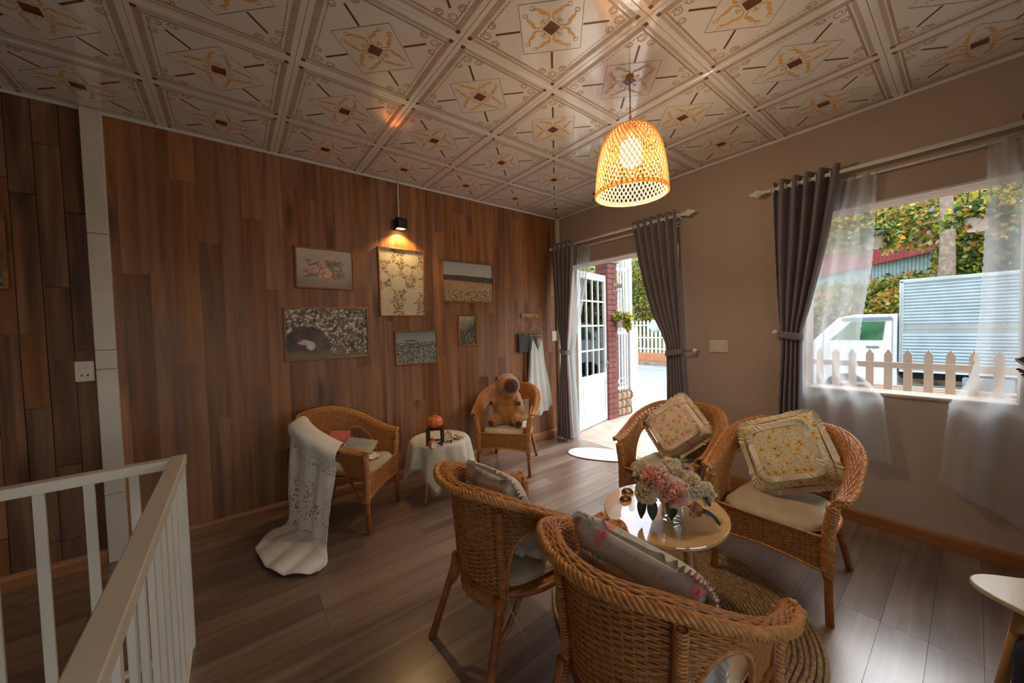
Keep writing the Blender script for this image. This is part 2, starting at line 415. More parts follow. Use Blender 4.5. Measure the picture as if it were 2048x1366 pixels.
for sg in (-1, 1):
    # solid stripes along the edges x = const, ladder ticks along y = const
    a = sg*.246*T_/ .6
    x0, x1 = sorted((sg*(.5-.042)*T_, sg*(.5-.085)*T_)); rect(tb, x0, -.428*T_, x1, .428*T_, zt, 1)
    x0, x1 = sorted((sg*(.5-.108)*T_, sg*(.5-.114)*T_)); 
    for k in range(24): rect(tb, x0, (-.38+k*.0325)*T_, x1, (-.38+k*.0325+.022)*T_, zt, 4)
    y0, y1 = sorted((sg*(.5-.045)*T_, sg*(.5-.072)*T_))
    for k in range(64): rect(tb, (-.428+k*.01342)*T_, y0, (-.428+k*.01342+.0075)*T_, y1, zt, 1)
    y0, y1 = sorted((sg*(.5-.085)*T_, sg*(.5-.1)*T_)); rect(tb, -.43*T_, y0, .43*T_, y1, zt, 5)
    for s2 in (-1, 1):
        cx, cy = sg*.447*T_, s2*.447*T_; h = .016*T_; rect(tb, cx-h, cy-h, cx+h, cy+h, zt-.0003, 2)
        d = np.array([sg, s2])/math.sqrt(2); q = np.array([-d[1], d[0]])
        P = np.array([d*(.168*1.4142*T_), d*(.302*1.4142*T_)]); ribbon(tb, P, .018*T_, zt, 2)
        # corner scrolls: three little spirals and arcs
        for e, (al, be, rr) in enumerate(((.355,.0,.042),(.315,.068,.034),(.315,-.068,.034))):
            c0 = d*(al*1.4142*T_) + q*(be*T_*1.25); th = np.linspace(0, 2*PI*1.5, 30)
            base = math.atan2(d[1], d[0]) + (0, 1.3, -1.3)[e]
            sgn = -1 if e == 2 else 1
            rad = rr*T_*(1-.66*th/th[-1]); P = c0 + np.stack([np.cos(base+sgn*th), np.sin(base+sgn*th)],1)*rad[:,None]
            ribbon(tb, P, .0046, zt-.0001*e, 5)
    # diamond outline
R_ = .325*T_
cs = [(R_,0),(0,R_),(-R_,0),(0,-R_),(R_,0)]
for k in range(4): ribbon(tb, [cs[k], cs[k+1]], .0026, zt, 4)
h = .048*T_; rect(tb, -h, -h, h, h, zt-.0004, 2)
# acanthus scrolls toward the four points of the diamond, a mirrored pair each
for k in range(4):
    al = k*PI/2; ca, sa = math.cos(al), math.sin(al)
    for s2 in (-1, 1):
        t = np.linspace(0, 1, 22)
        X = .06*T_ + t*.165*T_; Y = s2*T_*(.020+.052*np.sin(t**.75*PI)+.010*np.sin(t*PI*3))
        th = np.linspace(0, 1.55*PI, 14); r_ = .022*T_*(1-.55*th/th[-1]); cx, cy = X[-1], Y[-1]-s2*(-.0)*T_
        cyc = cy+s2*.022*T_
        X2 = cx + r_*np.sin(th); Y2 = cyc - s2*r_*np.cos(th)
        P = np.stack([np.r_[X, X2[1:]], np.r_[Y, Y2[1:]]],1)
        P = P @ np.array([[ca, sa],[-sa, ca]])
        wd = np.r_[.0040+.0105*np.sin(t*PI)**2+.004*np.abs(np.sin(t*PI*5)), np.full(13, .0044)]
        ribbon(tb, P, wd, zt-.0001*(s2+1), 3)
        # inner leaf curl
        th = np.linspace(0, 1.7*PI, 14); r_ = .024*T_*(1-.5*th/th[-1])
        P = np.stack([.085*T_+r_*np.cos(th+PI), s2*(.012*T_+r_*np.sin(th+PI)*.8)],1) @ np.array([[ca, sa],[-sa, ca]])
        ribbon(tb, P, .0034, zt-.0002, 3)
tile_me = tb.mesh('ceiling_panel', [MT['tile'], MT['p_stripe'], MT['p_brown'], MT['p_orange'], MT['p_line'], MT['p_pale']], False)
gx = [0.0]+[-(.5872+.6*k) for k in range(10)]; gy = [0.0]+[-(.5487+.6*k) for k in range(10)]
gx[-1] = max(gx[-1], XL); gy[-1] = max(gy[-1], YF)
for i in range(len(gx)-1):
    for j in range(len(gy)-1):
        link('ceiling_panel', tile_me, ceil, ((gx[i]+gx[i+1])/2, (gy[j]+gy[j+1])/2, H), None, ((gx[i]-gx[i+1])/.6, (gy[j]-gy[j+1])/.6, 1))

# trims and baseboards
def trim(name, c, d, m, label, bev=.003):
    b = MB(); b.rbox(c, d, bev); return tag(b.build(name, m, None, False), label, 'trim' if 'trim' in name else 'baseboard', kind='structure')
trim('trim_1', (-3.21, -.007, H-.008), (6.4, .014, .016), MT['white'], 'thin white strip where oak wall meets ceiling')
trim('trim_2', (-.007, -3.21, H-.008), (.014, 6.37, .016), MT['white'], 'thin white strip where beige wall meets ceiling')
post = tag(empty('trim_3'), 'white painted boxed-in post between oak and rough board walls', 'trim', kind='structure')
zs = [0, .42, onplane(215,738,1,-.03)[2], onplane(212,700,1,-.03)[2], onplane(195,467,1,-.03)[2], H]
for a, b_ in zip(zs[:-1], zs[1:]):
    b = MB(); b.rbox((-3.897, -.012, (a+b_)/2), (.088, .036, b_-a-.0025), .003); b.build('panel', MT['rail_white'], post, False)
trim('trim_4', (-.03, -.03, H/2+.0), (.04, .045, H-.02), MT['rail_white'], 'slim white corner post beside the oak wall')
b = MB(); b.prism([(0,0),(-.016,0),(-.016,.062),(-.010,.078),(-.004,.086),(0,.086)], 0, 3.855+.0, 0, (np.array([[0,0,1],[1,0,0],[0,1,0]]), (-3.855,0,0)))
tag(b.build('baseboard_back', MT['base_wood'], None, False), 'wooden baseboard along the oak plank wall', 'baseboard', kind='structure')
b = MB(); b.prism([(0,0),(-.016,0),(-.016,.062),(-.010,.078),(-.004,.086),(0,.086)], 0, 1.4, 0, (np.array([[0,0,1],[1,0,0],[0,1,0]]), (-5.345,-.004,0)))
tag(b.build('baseboard_back', MT['base_wood'], None, False), 'wooden baseboard along the rough board wall', 'baseboard', kind='structure')
for y0, y1 in ((DOOR_Y1, YF),):
    b = MB(); b.prism([(0,0),(-.016,0),(-.016,.062),(-.010,.078),(-.004,.086),(0,.086)], y1, y0, 0, (np.array([[1,0,0],[0,0,1],[0,1,0]]), (0,0,0)))
    tag(b.build('baseboard_right', MT['base_wood_y'], None, False), 'wooden baseboard along the beige wall', 'baseboard', kind='structure')

# stairwell below the railing
sw = MB()
sw.box((SX-.012, (SY-4.6)/2, -1.3), (.02, -SY+4.6-2*-SY-.0, 2.46)); sw.box(((XL+SX)/2, SY-.012+.02, -1.3), (SX-XL, .02, 2.46))
sw.box(((XL+SX)/2, -2.9, -2.55), (SX-XL, 3.6, .05))
tag(sw.build('wall_stairwell', MT['beige'], None, False), 'plain sides of the stairwell under the railing', 'wall', kind='structure')

# ------------------------------------------------------------------ white stair railing
RZ = .85
rail = empty('stair_railing', (SX+.03, SY+.02, 0), 0, 'white metal stair railing with square balusters', 'railing')
def rl(name, c, d, bev=.003):
    b = MB(); b.rbox((c[0]-(SX+.03), c[1]-(SY+.02), c[2]), d, bev); return b.build(name, MT['rail_white'], rail, False)
px_, py_ = -3.50, -1.14
rl('top_rail', (px_, (py_-3.7)/2+.02, RZ-.02), (.052, 3.7+py_+.04, .04))
rl('top_rail', ((px_-5.9)/2-.026, py_, RZ-.02), (5.9+px_-.0, .052, .04))
rl('post', (px_, py_, (RZ-.04)/2), (.045, .045, RZ-.04))
for q in ((340,965),(327,990),(315,1019),(303,1047),(285,1083),(263,1129),(238,1183),(208,1257)):
    y_ = onplane(q[0]+2, q[1]-4, 2, RZ-.04)[1]
    y_ = min(y_, py_-.04)
    rl('baluster', (px_, y_, (RZ-.04-.06)/2), (.014, .030, RZ-.04+.06), .002)
    last = y_
for k in range(1, 6): rl('baluster', (px_, last-.13*k, (RZ-.04-.06)/2), (.014, .030, RZ-.04+.06), .002)
for q in ((268,955),(178,972),(77,992)):
    x_ = onplane(q[0], q[1], 1, py_)[0]; rl('baluster', (x_, py_, (RZ-.04-.06)/2), (.030, .014, RZ-.04+.06), .002)
for k in range(1, 10): rl('baluster', (x_-.115*k, py_, (RZ-.04-.06)/2), (.030, .014, RZ-.04+.06), .002)
rl('bottom_rail', (px_, (py_-3.7)/2, -.02), (.03, 3.7+py_-.03, .05))
rl('bottom_rail', ((px_-5.9)/2, py_, -.02), (5.9+px_-.03, .03, .05))
# ------------------------------------------------------------------ framed prints on the oak wall
def vnoise(X, Y, s, seed=0):
    X = X*s+seed*17.3; Y = Y*s+seed*9.1
    xi, yi = np.floor(X).astype(int), np.floor(Y).astype(int); fx, fy = X-xi, Y-yi
    fx, fy = fx*fx*(3-2*fx), fy*fy*(3-2*fy)
    h = lambda a, b: np.modf(np.abs(np.sin(a*127.1+b*311.7+seed*74.7)*43758.5453))[0]
    return (h(xi,yi)*(1-fx)+h(xi+1,yi)*fx)*(1-fy)+(h(xi,yi+1)*(1-fx)+h(xi+1,yi+1)*fx)*fy
def fbm(X, Y, s, seed=0, o=4): return sum(vnoise(X,Y,s*2**k,seed+k)*.5**k for k in range(o))/sum(.5**k for k in range(o))
def lerpc(a, b, t): t = np.clip(t,0,1)[...,None]; return np.array(a)*(1-t)+np.array(b)*t
def dab(Cc, X, Y, x, y, rx, ry, col, soft=.25, ang=0):
    c, s_ = math.cos(ang), math.sin(ang); dx, dy = X-x, Y-y
    d = np.sqrt(((dx*c+dy*s_)/rx)**2+((-dx*s_+dy*c)/ry)**2); t = np.clip((1-d)/soft, 0, 1)
    return Cc*(1-t[...,None])+np.array(col)*t[...,None]
rg = np.random.default_rng(3)
def P_roses(X, Y, a):
    n = fbm(X,Y,5,1); Cc = lerpc((150,138,128),(216,204,188), .3+Y*.5+n*.35)
    Cc = lerpc(Cc, (150,138,126), np.clip((.34-Y)*4,0,1)*.6)
    for k in range(70):
        an = rg.uniform(0,6.28); x, y = .85*a*rg.uniform(.2,.95), rg.uniform(.25,.72)
        Cc = dab(Cc, X,Y, x,y, rg.uniform(.07,.15), rg.uniform(.025,.05), [(122,112,100),(146,134,114),(132,118,112)][k%3], .9, an)
    for (x, y, r, c) in ((.50*a,.36,.19,(226,180,160)),(.30*a,.46,.15,(210,170,158)),(.44*a,.60,.10,(216,182,166))):
        Cc = dab(Cc, X,Y, x,y, r,r*.95, c, .4)
        for k in range(14):
            t = k*2.4; rr = r*.85*math.sqrt(k/14); Cc = dab(Cc, X,Y, x+rr*math.cos(t), y+rr*math.sin(t), r*.34, r*.16, [(238,200,182),(196,132,116),(244,214,198)][k%3], .7, t+1.57)
    return Cc
def P_lace(X, Y, a):
    n = fbm(X,Y,42,2,2); Cc = lerpc((118,104,80),(214,202,172), (n-.36)*4)
    for k, (x, y, r) in enumerate(((.1,1.38,.19),(.72,1.32,.2),(.3,1.05,.15),(.62,1.02,.12),(.4,.72,.19),(.92,.68,.17),(.14,.48,.17),(.72,.46,.19),(.12,.14,.2),(.66,.14,.2),(.9,1.0,.14),(.08,.85,.12))):
        x *= a; 
        dx, dy = X-x, Y-y; d = np.hypot(dx,dy); th = np.arctan2(dy,dx); ed = r*(.84+.16*np.abs(np.sin(th*7)))
        t = np.clip((ed-d)/.012,0,1); pet = lerpc((230,222,200),(150,136,106), np.clip(np.sin(th*13+d*90)*.8+.1,0,1)*.95)
        Cc = Cc*(1-t[...,None])+pet*t[...,None]
    return Cc
def P_field(X, Y, a):
    Cc = lerpc((196,190,176),(168,178,178), (Y-.6)*2.2)
    tl = .66+.03*fbm(X,Y*0,6,3); t = np.clip((tl-Y)*40,0,1); Cc = Cc*(1-t[...,None])+np.array((86,76,76))*t[...,None]
    t = np.clip((.55-.02*X-Y)*30,0,1); g = lerpc((206,160,122),(176,150,110), fbm(X,Y,9,4)); Cc = Cc*(1-t[...,None])+g*t[...,None]
    n = vnoise(X,Y*.6,60,5)*np.clip((.62-Y)*3,0,1); Cc = lerpc(Cc, (92,92,72), (n-.42)*3*np.clip((.5-Y)*3,.2,1)); n = vnoise(X,Y,70,8); Cc = lerpc(Cc, (232,222,200), (n-.72)*5*(Y<.36))
    for k in range(26):
        x = rg.uniform(.05,.95)*a; Cc = dab(Cc, X,Y, x, rg.uniform(.4,.6), .006, rg.uniform(.06,.14), (120,104,76), .6)
    return Cc
def P_blossom(X, Y, a):
    n = fbm(X,Y,6,6); Cc = lerpc((58,50,48),(136,122,106), n*1.3-.1); Cc = lerpc(Cc, (138,120,92), np.clip((.18-Y)*8,0,1)*.9)
    dk = ((X-.35)/.34)**2+((Y-.3)/.3)**2 < 1; 
    for k in range(900):
        x, y = rg.uniform(0,a), rg.uniform(.08,1)
        if ((x-.36)/.4)**2+((y-.26)/.38)**2 < 1: continue
        r = rg.uniform(.008,.036)*(1.25 if y > .5 else .85); Cc = dab(Cc, X,Y, x,y, r,r*.9, [(218,210,192),(168,158,138),(236,228,212),(120,112,94)][k%4], .6)
    Cc = dab(Cc, X,Y,.34*a*.6,.33,.13,.06,(214,196,190),.3); Cc = dab(Cc, X,Y,.42*a*.66,.26,.09,.11,(226,214,206),.3,.3)
    Cc = dab(Cc, X,Y,.25*a*.6,.36,.05,.03,(120,92,80),.5)
    return Cc
def P_shore(X, Y, a):
    Cc = lerpc((176,178,172),(128,140,146), (Y-.55)*2); hz = .68; t = np.clip((hz-Y)*60,0,1)
    n = vnoise(X*1.6+Y*1.5,Y*2.6,22,9)*.6+vnoise(X,Y*2,50,4)*.4; g = lerpc((64,66,66),(196,196,184), (n-.32)*2.4); Cc = Cc*(1-t[...,None])+g*t[...,None]
    Cc = dab(Cc, X,Y,.36*a,.72,.2*a,.025,(74,70,66),.4); Cc = dab(Cc, X,Y,.72*a,.55+0.0,.5*a,.018,(86,84,80),.5,.12); Cc = dab(Cc, X,Y,.3*a,.50,.5*a,.015,(80,78,74),.5,.1)
    return Cc
def P_small(X, Y, a):
    n = fbm(X,Y,6,12); Cc = lerpc((82,78,66),(206,192,160), (Y-.55)*1.6+n*.5-(X-.2)*.8)
    for k in range(110): Cc = dab(Cc, X,Y, rg.uniform(0,a), abs(rg.normal(0,.36)), rg.uniform(.012,.03), rg.uniform(.012,.03), [(214,210,190),(120,124,96),(180,160,110),(70,74,60)][k%4], .6)
    return Cc
FRAME = wood('picture frame wood', srgb(132,82,46), srgb(176,116,66), 'x', .4, .08, 30)
PRINT = colattr('framed print paper', .45, 0, .4)
def s2l(c): c = np.clip(c,0,255)/255.; return np.where(c<=.04045, c/12.92, ((c+.055)/1.055)**2.4)
def picture(label, x0, x1, z0, z1, fn, nres=110, fw_=.014, y=0.0):
    W_, H_ = x1-x0, z1-z0; a = W_/H_
    root = empty('framed_picture', ((x0+x1)/2, y, z0), 0, label, 'picture', 'pictures on the plank wall')
    th = .018; yb = -th/2-.001
    for (c, d) in (((0,yb,fw_/2),(W_,th,fw_)), ((0,yb,H_-fw_/2),(W_,th,fw_)), ((-W_/2+fw_/2,yb,H_/2),(fw_,th,H_-2*fw_)), ((W_/2-fw_/2,yb,H_/2),(fw_,th,H_-2*fw_))):
        b = MB(); b.rbox(c, d, .002); b.build('frame_bar', FRAME, root, False)
    ny = int(nres/max(a,1)) if a > 1 else nres; nx = int(ny*a) if a <= 1 else nres
    xs = np.linspace(-W_/2+fw_*.8, W_/2-fw_*.8, nx); zs_ = np.linspace(fw_*.8, H_-fw_*.8, ny)
    Z_, X_ = np.meshgrid(zs_, xs); G = np.stack([X_, np.full_like(X_, -.009), Z_], -1)
    b = MB(); b.grid(G); me = b.mesh('print', PRINT, False)
    Xn, Yn = np.meshgrid(np.linspace(0,a,nx), np.linspace(0,1,ny), indexing='ij')
    if fn is P_lace: Xn, Yn = Xn*1.5, Yn*1.5; cc = fn(Xn, Yn, a*1.5)
    else: cc = fn(Xn, Yn, a)
    ca = me.color_attributes.new('Col', 'FLOAT_COLOR', 'POINT'); arr = np.ones((nx*ny,4)); arr[:,:3] = s2l(cc.reshape(-1,3)); ca.data.foreach_set('color', arr.ravel())
    link('print', me, root); b = MB(); b.box((0,-.004,H_/2),(W_-.01,.006,H_-.01)); b.build('backing', FRAME, root, False)
    return root
picture('framed print of pink roses on a grey ground', -2.886, -2.452, 1.727, 2.056, P_roses)
picture('tall framed print of cream chrysanthemum lace pattern under the wall lamp', -2.249, -1.815, 1.506, 2.128, P_lace, 150)
picture('framed print of a meadow under a pale sky', -1.631, -1.012, 1.650, 2.069, P_field, 140)
picture('wide framed print of white blossom over dark shade', -2.979, -2.352, 1.158, 1.581, P_blossom, 150)
picture('framed print of a grey shoreline with dark streaks', -2.127, -1.703, 1.053, 1.374, P_shore, 120)
picture('smallest framed print, narrow and upright, of meadow flowers', -1.463, -1.240, 1.201, 1.521, P_small, 90)
picture('framed print hung on the rough reclaimed boards', -4.70, -4.235, 1.652, 2.07, P_shore, 80, .02, -.012)

# ------------------------------------------------------------------ wall lamp with conduit
WL = empty('wall_lamp', (-2.05, 0, 2.29), 0, 'black cube wall lamp shining down on the oak planks', 'lamp')
b = MB(); b.rbox((0,-.006,.045), (.06,.012,.07), .002); b.build('back_plate', MT['black'], WL, False)
b = MB()
for c, d in (((-.041,-.055,.045),(.006,.09,.09)),((.041,-.055,.045),(.006,.09,.09)),((0,-.013,.045),(.082,.006,.09)),((0,-.097,.045),(.088,.006,.09)),((0,-.055,.087),(.088,.09,.006))): b.box(c, d)
b.build('housing', MT['black'], WL, False)
bulb = mk('lamp lens', (1,.85,.6,1), .4, emit=(1,.66,.28,1), es=9)
b = MB(); b.rbox((0,-.055,.012), (.07,.07,.012), .004); b.build('lens', bulb, WL, False)
b = MB(); b.tube([(-.002,-.008,.08),(.004,-.008,.2),(.002,-.008,.33),(.006,-.008,.441)], .009, 8); b.build('conduit', MT['rail_white'], WL)
d = bpy.data.lights.new('wall_lamp_light','SPOT'); d.energy = 16; d.color = (1,.62,.25); d.spot_size = math.radians(128); d.spot_blend = .5; d.shadow_soft_size = .02
o = link('lamp_light', d, WL, (0,-.06,.0)); o.rotation_euler = (0,0,0)

# ------------------------------------------------------------------ switches and sockets
plast = mk('switch plastic', srgb(222,214,198), .35, var=.03)
def plate(name, label, loc, rz, w, h, gang, cat='switch'):
    r_ = empty(name, loc, rz, label, cat)
    b = MB(); b.rbox((0,-.006,0),(w,.012,h),.004); b.build('plate', plast, r_, False)
    for k in range(gang[0]): 
        b = MB(); b.rbox((gang[1][k][0],-.0135,gang[1][k][1]),(gang[1][k][2],.005,gang[1][k][3]),.0015); b.build('rocker', plast, r_, False)
    return r_
p_ = plate('wall_socket', 'white socket and switch box on the rough reclaimed boards', (-3.988,-.008,1.18), 0, .078, .12, (1, [(0,.028,.03,.02)]), 'socket')
for s_ in (-.012,.012):
    b = MB(); b.box((s_,-.0125,-.024),(.008,.003,.007)); b.box((s_+.002,-.0125,-.02),(.003,.003,.014)); b.build('socket_hole', MT['black'], p_, False)
p_ = plate('wall_socket', 'cream double socket plate on the beige wall by the doorway', (0,-1.906,1.172), -PI/2, .15, .108, (2, [(-.036,0,.06,.085),(.036,0,.06,.085)]), 'socket')
for z_ in (-.02,.0,.02):
    b = MB(); b.box((.04+ (.012 if z_ else 0),-.0165,z_),(.006,.003,.004)); b.build('socket_hole', MT['black'], p_, False)
plate('light_switch', 'white light switch on the oak wall beside the tied curtain', (-.092,0,1.262), 0, .09, .125, (2, [(-.0,.022,.05,.03),(0,-.022,.05,.03)]))

# ------------------------------------------------------------------ hook rail with camisole dress, dark plate behind it
hk = empty('hook_rail', (-.50,0,1.49), 0, 'small wooden wall rail with metal hooks', 'hook rail')
b = MB(); b.rbox((0,-.012,.025),(.26,.022,.05),.004); b.build('board', wood('hook rail wood', srgb(190,130,76), srgb(214,160,104),'x',.45,.05), hk, False)
mth = mk('hook metal', srgb(150,130,100), .3, .9)
for s_ in (-.075,.055):
    b = MB(); t = np.linspace(0,1,12); b.tube(np.stack([np.full(12,s_), -.025-.035*np.sin(t*PI*.9), .03-.07*t],1), .004, 6); b.sphere((s_,-.032,-.04),.006,8,6); b.build('hook', mth, hk)
dk = MB(); dk.rbox((-.556,-.02,1.197),(.28,.04,.215),.004); dk.prism([(-.69,1.09),(-.422,1.09),(-.422,1.304),(-.69,1.304)],-.042,-.040,0,(np.array([[1,0,0],[0,0,1],[0,1,0]]),(0,0,0)))
tag(dk.build('wall_box', mk('charcoal box', srgb(70,68,72), .6), None, False), 'charcoal grey box on the wall behind the hanging dress', 'box')
b = MB(); b.rbox((-.575,-.006,.545),(.03,.012,1.09),.002); tag(b.build('trim_5', MT['base_wood'], None, False), 'narrow wooden batten below the charcoal box', 'trim', kind='structure')
hg = empty('coat_hanger', (-.445,-.055,1.28), 0, 'thin gold wire hanger on the wooden hook rail', 'hanger')
b = MB(); b.tube([(-.19,0,0),(-.1,0,.055),(0,0,.105),(.1,0,.055),(.19,0,0)], .003, 6); b.tube([(-.19,0,0),(.19,0,-.002)], .003, 6)
t = np.linspace(-.4*PI,PI,12); b.tube(np.r_[[(0,0,.105),(0,0,.14)], np.stack([.02*np.cos(t)*-1+.0, 0*t, .165+.02*np.sin(t)],1)], .0028, 6)
b.build('wire', mk('gold wire', srgb(190,160,110), .3, .8), hg)
# dress: two thin layers with a V neck
dress = empty('camisole_dress', (-.445,-.06,.30), 0, 'pale satin camisole dress hanging from the wire hanger', 'dress')
satin = mk('pale satin', srgb(206,208,200), .4, var=.04, vs=5, sheen=.3, spec=.5)
def dress_layer(y0, vdepth):
    nu, nv = 41, 46; G = np.zeros((nu,nv,3)); 
    for i in range(nu):
        u_ = i/(nu-1)*2-1
        top = .80+ .13*min(1, abs(u_)/.78)*(1 if abs(u_) < .78 else max(0, 1-(abs(u_)-.78)/.22*.8)) if True else 0
        top = .80 + .14*min(1, abs(u_)/.7) - (max(0, abs(u_)-.7)/.3)*.16
        top -= (0 if vdepth else -.05)*(1-abs(u_))
        for j in range(nv):
            v_ = j/(nv-1); bot = .02+.10*(u_*.5+.5)**2+.01*math.sin(u_*9); z_ = bot+(top-bot)*v_
            hw = .115+.07*(1-v_)**1.2+ .012*math.sin(v_*5)
            G[i,j] = (u_*hw+.05*(1-v_)**2, y0+.012*math.cos(u_*PI/2)*(-1 if vdepth else 1)+.010*math.sin(u_*11+2*v_)*(1-v_*.8), z_)
    return G
b = MB(); b.grid(dress_layer(-.012, 1)); b.build('front_panel', satin, dress)
b = MB(); b.grid(dress_layer(.014, 0)); b.build('back_panel', satin, dress)
for s_ in (-1,1):
    b = MB(); b.tube([(s_*.083,-.02,.93),(s_*.082,-.012,.96),(s_*.081,-.004,1.015),(s_*.081,.004,1.02),(s_*.082,.012,.90)], .0022, 5); b.build('strap', satin, dress)
# ------------------------------------------------------------------ rattan tub chair (local: faces +X, floor z = 0)
def plan(t, w, xc, a):
    """U-shaped plan curve, t in [-1,1]; returns xy and outward normal"""
    t = np.asarray(t, float); tb_ = .62; ang = np.clip(t/tb_, -1, 1)*PI/2
    x = xc - a*np.cos(ang); y_ = w*np.sin(ang)
    ex = np.clip((np.abs(t)-tb_)/(1-tb_), 0, 1)
    nx, ny = -np.cos(ang)/a, np.sin(ang)/w; L = np.hypot(nx, ny)
    return x + ex*(.25-xc), y_, nx/L, ny/L
SEAT_Z = .375
def rimz(t): 
    a = np.abs(t); return .560 + .20*smooth01((.98-a)/.80)
def shell(t, v):
    """v 0..0.8 wall from seat to rim, 0.8..1 outward roll"""
    t, v = np.broadcast_arrays(np.asarray(t,float), np.asarray(v,float))
    k = np.clip(v/.8, 0, 1); kk = k**1.3
    w = .228+.030*kk; a = .235+.035*kk
    x, y_, nx, ny = plan(t, w, .0, a)
    zr = rimz(t); z = SEAT_Z + (zr-SEAT_Z)*k
    ph = np.clip((v-.8)/.2, 0, 1)*PI*.80; rr = .030*(1-.25*smooth01((np.abs(t)-.8)/.2))
    off = rr*(1-np.cos(ph)); z = z + rr*np.sin(ph)*.9
    return np.stack([x+nx*off, y_+ny*off, z], -1), np.stack([nx*np.cos(ph), ny*np.cos(ph), np.sin(ph)*.9*0+np.sin(ph)], -1)
def hole(t, v): return ((np.abs(t)-.55)/.225)**2 + (v/.60)**2 < 1
def make_chair():
    root = empty('rattan_chair')
    # weft strands
    wv = MB(); rows = 52; NS = 46; NT = NS*4+1
    tt = np.linspace(-1, 1, NT)
    for i in range(-9, rows):
        v = (i+.5)/rows; vv = v*.995
        P, Nn = shell(tt, np.full(NT, vv)); wob = .0024*np.cos(np.arange(NT)*PI/4 + (PI if i%2 else 0))
        if i < 0:
            P[:,2] = SEAT_Z + .0098*(i+.5)
        P = P + Nn*wob[:,None]
        keep = ~hole(tt, np.full(NT, vv)) if i >= 0 else np.abs(tt) < .315+.012*i; j = 0
        while j < NT:
            if not keep[j]: j += 1; continue
            e = j
            while e+1 < NT and keep[e+1]: e += 1
            if e-j >= 2: wv.tube(P[j:e+1], .0045 if v < .8 else .0050, 4, caps=False)
            j = e+1
    wv.build('woven_strands', MT['wicker'], root)
    st = MB()
    for t0 in (np.arange(NS)+.5)/NS*2-1:
        vs = np.linspace(.0, 1, 22); keep = ~hole(np.full(22,t0), vs); j = int(np.argmax(keep))
        P, Nn = shell(np.full(22, t0), vs); P = P[j:]
        if abs(t0) < .29 : P = np.r_[[P[0]-np.array((0,0,.085*(1-abs(t0)/.5)))], P]
        if len(P) > 2: st.tube(P, .0034, 4, caps=False)
    st.build('stakes', MT['wicker'], root)
    for s_ in (-1, 1):
        th = np.linspace(0, PI, 26); P, Nn = shell(s_*(.55-.225*np.cos(th)), .60*np.sin(th)); b = MB()
        b.tube(P, .0085, 7); b.build('arch_edge', MT['wicker_edge'], root)
    # braided rim
    te = np.linspace(-1, 1, 230); P, Nn = shell(te, np.full(230, 1.0)); L = np.r_[0, np.cumsum(np.linalg.norm(np.diff(P,axis=0),axis=1))]
    up = np.tile((0,0,1.0),(230,1)); b = MB()
    pl_, nx, ny = plan(te, .258, 0, .27)[0], plan(te,.258,0,.27)[2], plan(te,.258,0,.27)[3]
    out = np.stack([nx, ny, np.zeros(230)],1)
    for k in range(4):
        ph = L*2*PI/.060 + k*PI/2
        b.tube(P + out*(.004+.0085*np.cos(ph))[:,None] + up*(.0105*np.sin(ph))[:,None], .0066, 5)
    b.build('braided_rim', MT['wicker_edge'], root)
    # inner rim line where the roll begins
    P, Nn = shell(te[::2], np.full(115, .80)); b = MB()
    # front posts: braid down the arm fronts, bare pole below
    for s_ in (-1, 1):
        b = MB(); z = np.linspace(.24, .545, 56)
        for k in range(4):
            ph = (z-.24)*2*PI/.055 + k*PI/2
            b.tube(np.stack([.252+.004*(z/.5)+.0150*np.sin(ph)*.75, s_*(.238+.02*smooth01((z-.38)/.2))+.0190*np.cos(ph), z],1), .0085, 5)
        b.build('braided_post', MT['wicker_edge'], root)
        va = np.linspace(.3, 1, 40); Pa, Na = shell(np.full(40, s_*1.0), va); b = MB(); La = np.r_[0,np.cumsum(np.linalg.norm(np.diff(Pa,axis=0),axis=1))]
        for k in range(3):
            ph = La*2*PI/.05+k*2*PI/3; b.tube(Pa+np.array([[.004,0,0]])+Na*(.007*np.sin(ph))[:,None]+np.c_[.007*np.cos(ph),0*ph,0*ph], .0066, 5)
        b.build('arm_front_braid', MT['wicker_edge'], root)
        b = MB(); b.tube([(.256, s_*.247, 0),(.252, s_*.241, .13),(.248, s_*.238, .26),(.248,s_*.238,.5)], [.0165,.016,.0155,.014], 10)
        b.build('leg', MT['pole'], root)
        b = MB()
        for k in range(7): b.torus((.248, s_*.2385, .222+k*.006), .0185, .0042, 'z', 14, 5)
        b.build('leg_binding', MT['wicker_edge'], root)
        # rear leg: splayed below the seat, wrapped post above
        b = MB(); q = np.array([(-.305, s_*.225, 0),(-.258, s_*.203, .15),(-.212, s_*.182, .30),(-.200,s_*.176,.37)])
        b.tube(q, [.0165,.016,.016,.016], 10); b.build('leg', MT['pole'], root)
        zz = np.linspace(.27, .70, 43); tq = s_*.305
        Pp, Nq = shell(np.full(43, tq), np.clip((zz-SEAT_Z)/(rimz(tq)-SEAT_Z), 0, 1)*.8)
        Pp = Pp + Nq*.017; Pp[:,2] = zz
        lo = zz < SEAT_Z; Pp[lo,:2] = Pp[np.argmax(~lo),:2]; Pp[lo,0] -= (SEAT_Z-zz[lo])*.30; Pp[lo,1] += s_*(SEAT_Z-zz[lo])*.08
        b = MB(); b.tube(Pp, .0135, 8)
        for k in range(0, 43): 
            if k % 1 == 0: b.tube(np.array([Pp[k]+np.array([.0148*math.cos(a_), .0148*math.sin(a_), .002*math.sin(a_)]) for a_ in np.arange(10)*2*PI/10]), .0036, 4, closed=True)
        b.build('wrapped_post', MT['wicker_edge'], root)
        # side brackets under the seat
        b = MB(); t = np.linspace(0,1,10); b.tube(np.stack([.235-.11*t**.7, np.full(10,s_*.225), .20+.16*t**1.6],1), .010, 8); b.build('bracket', MT['pole'], root)
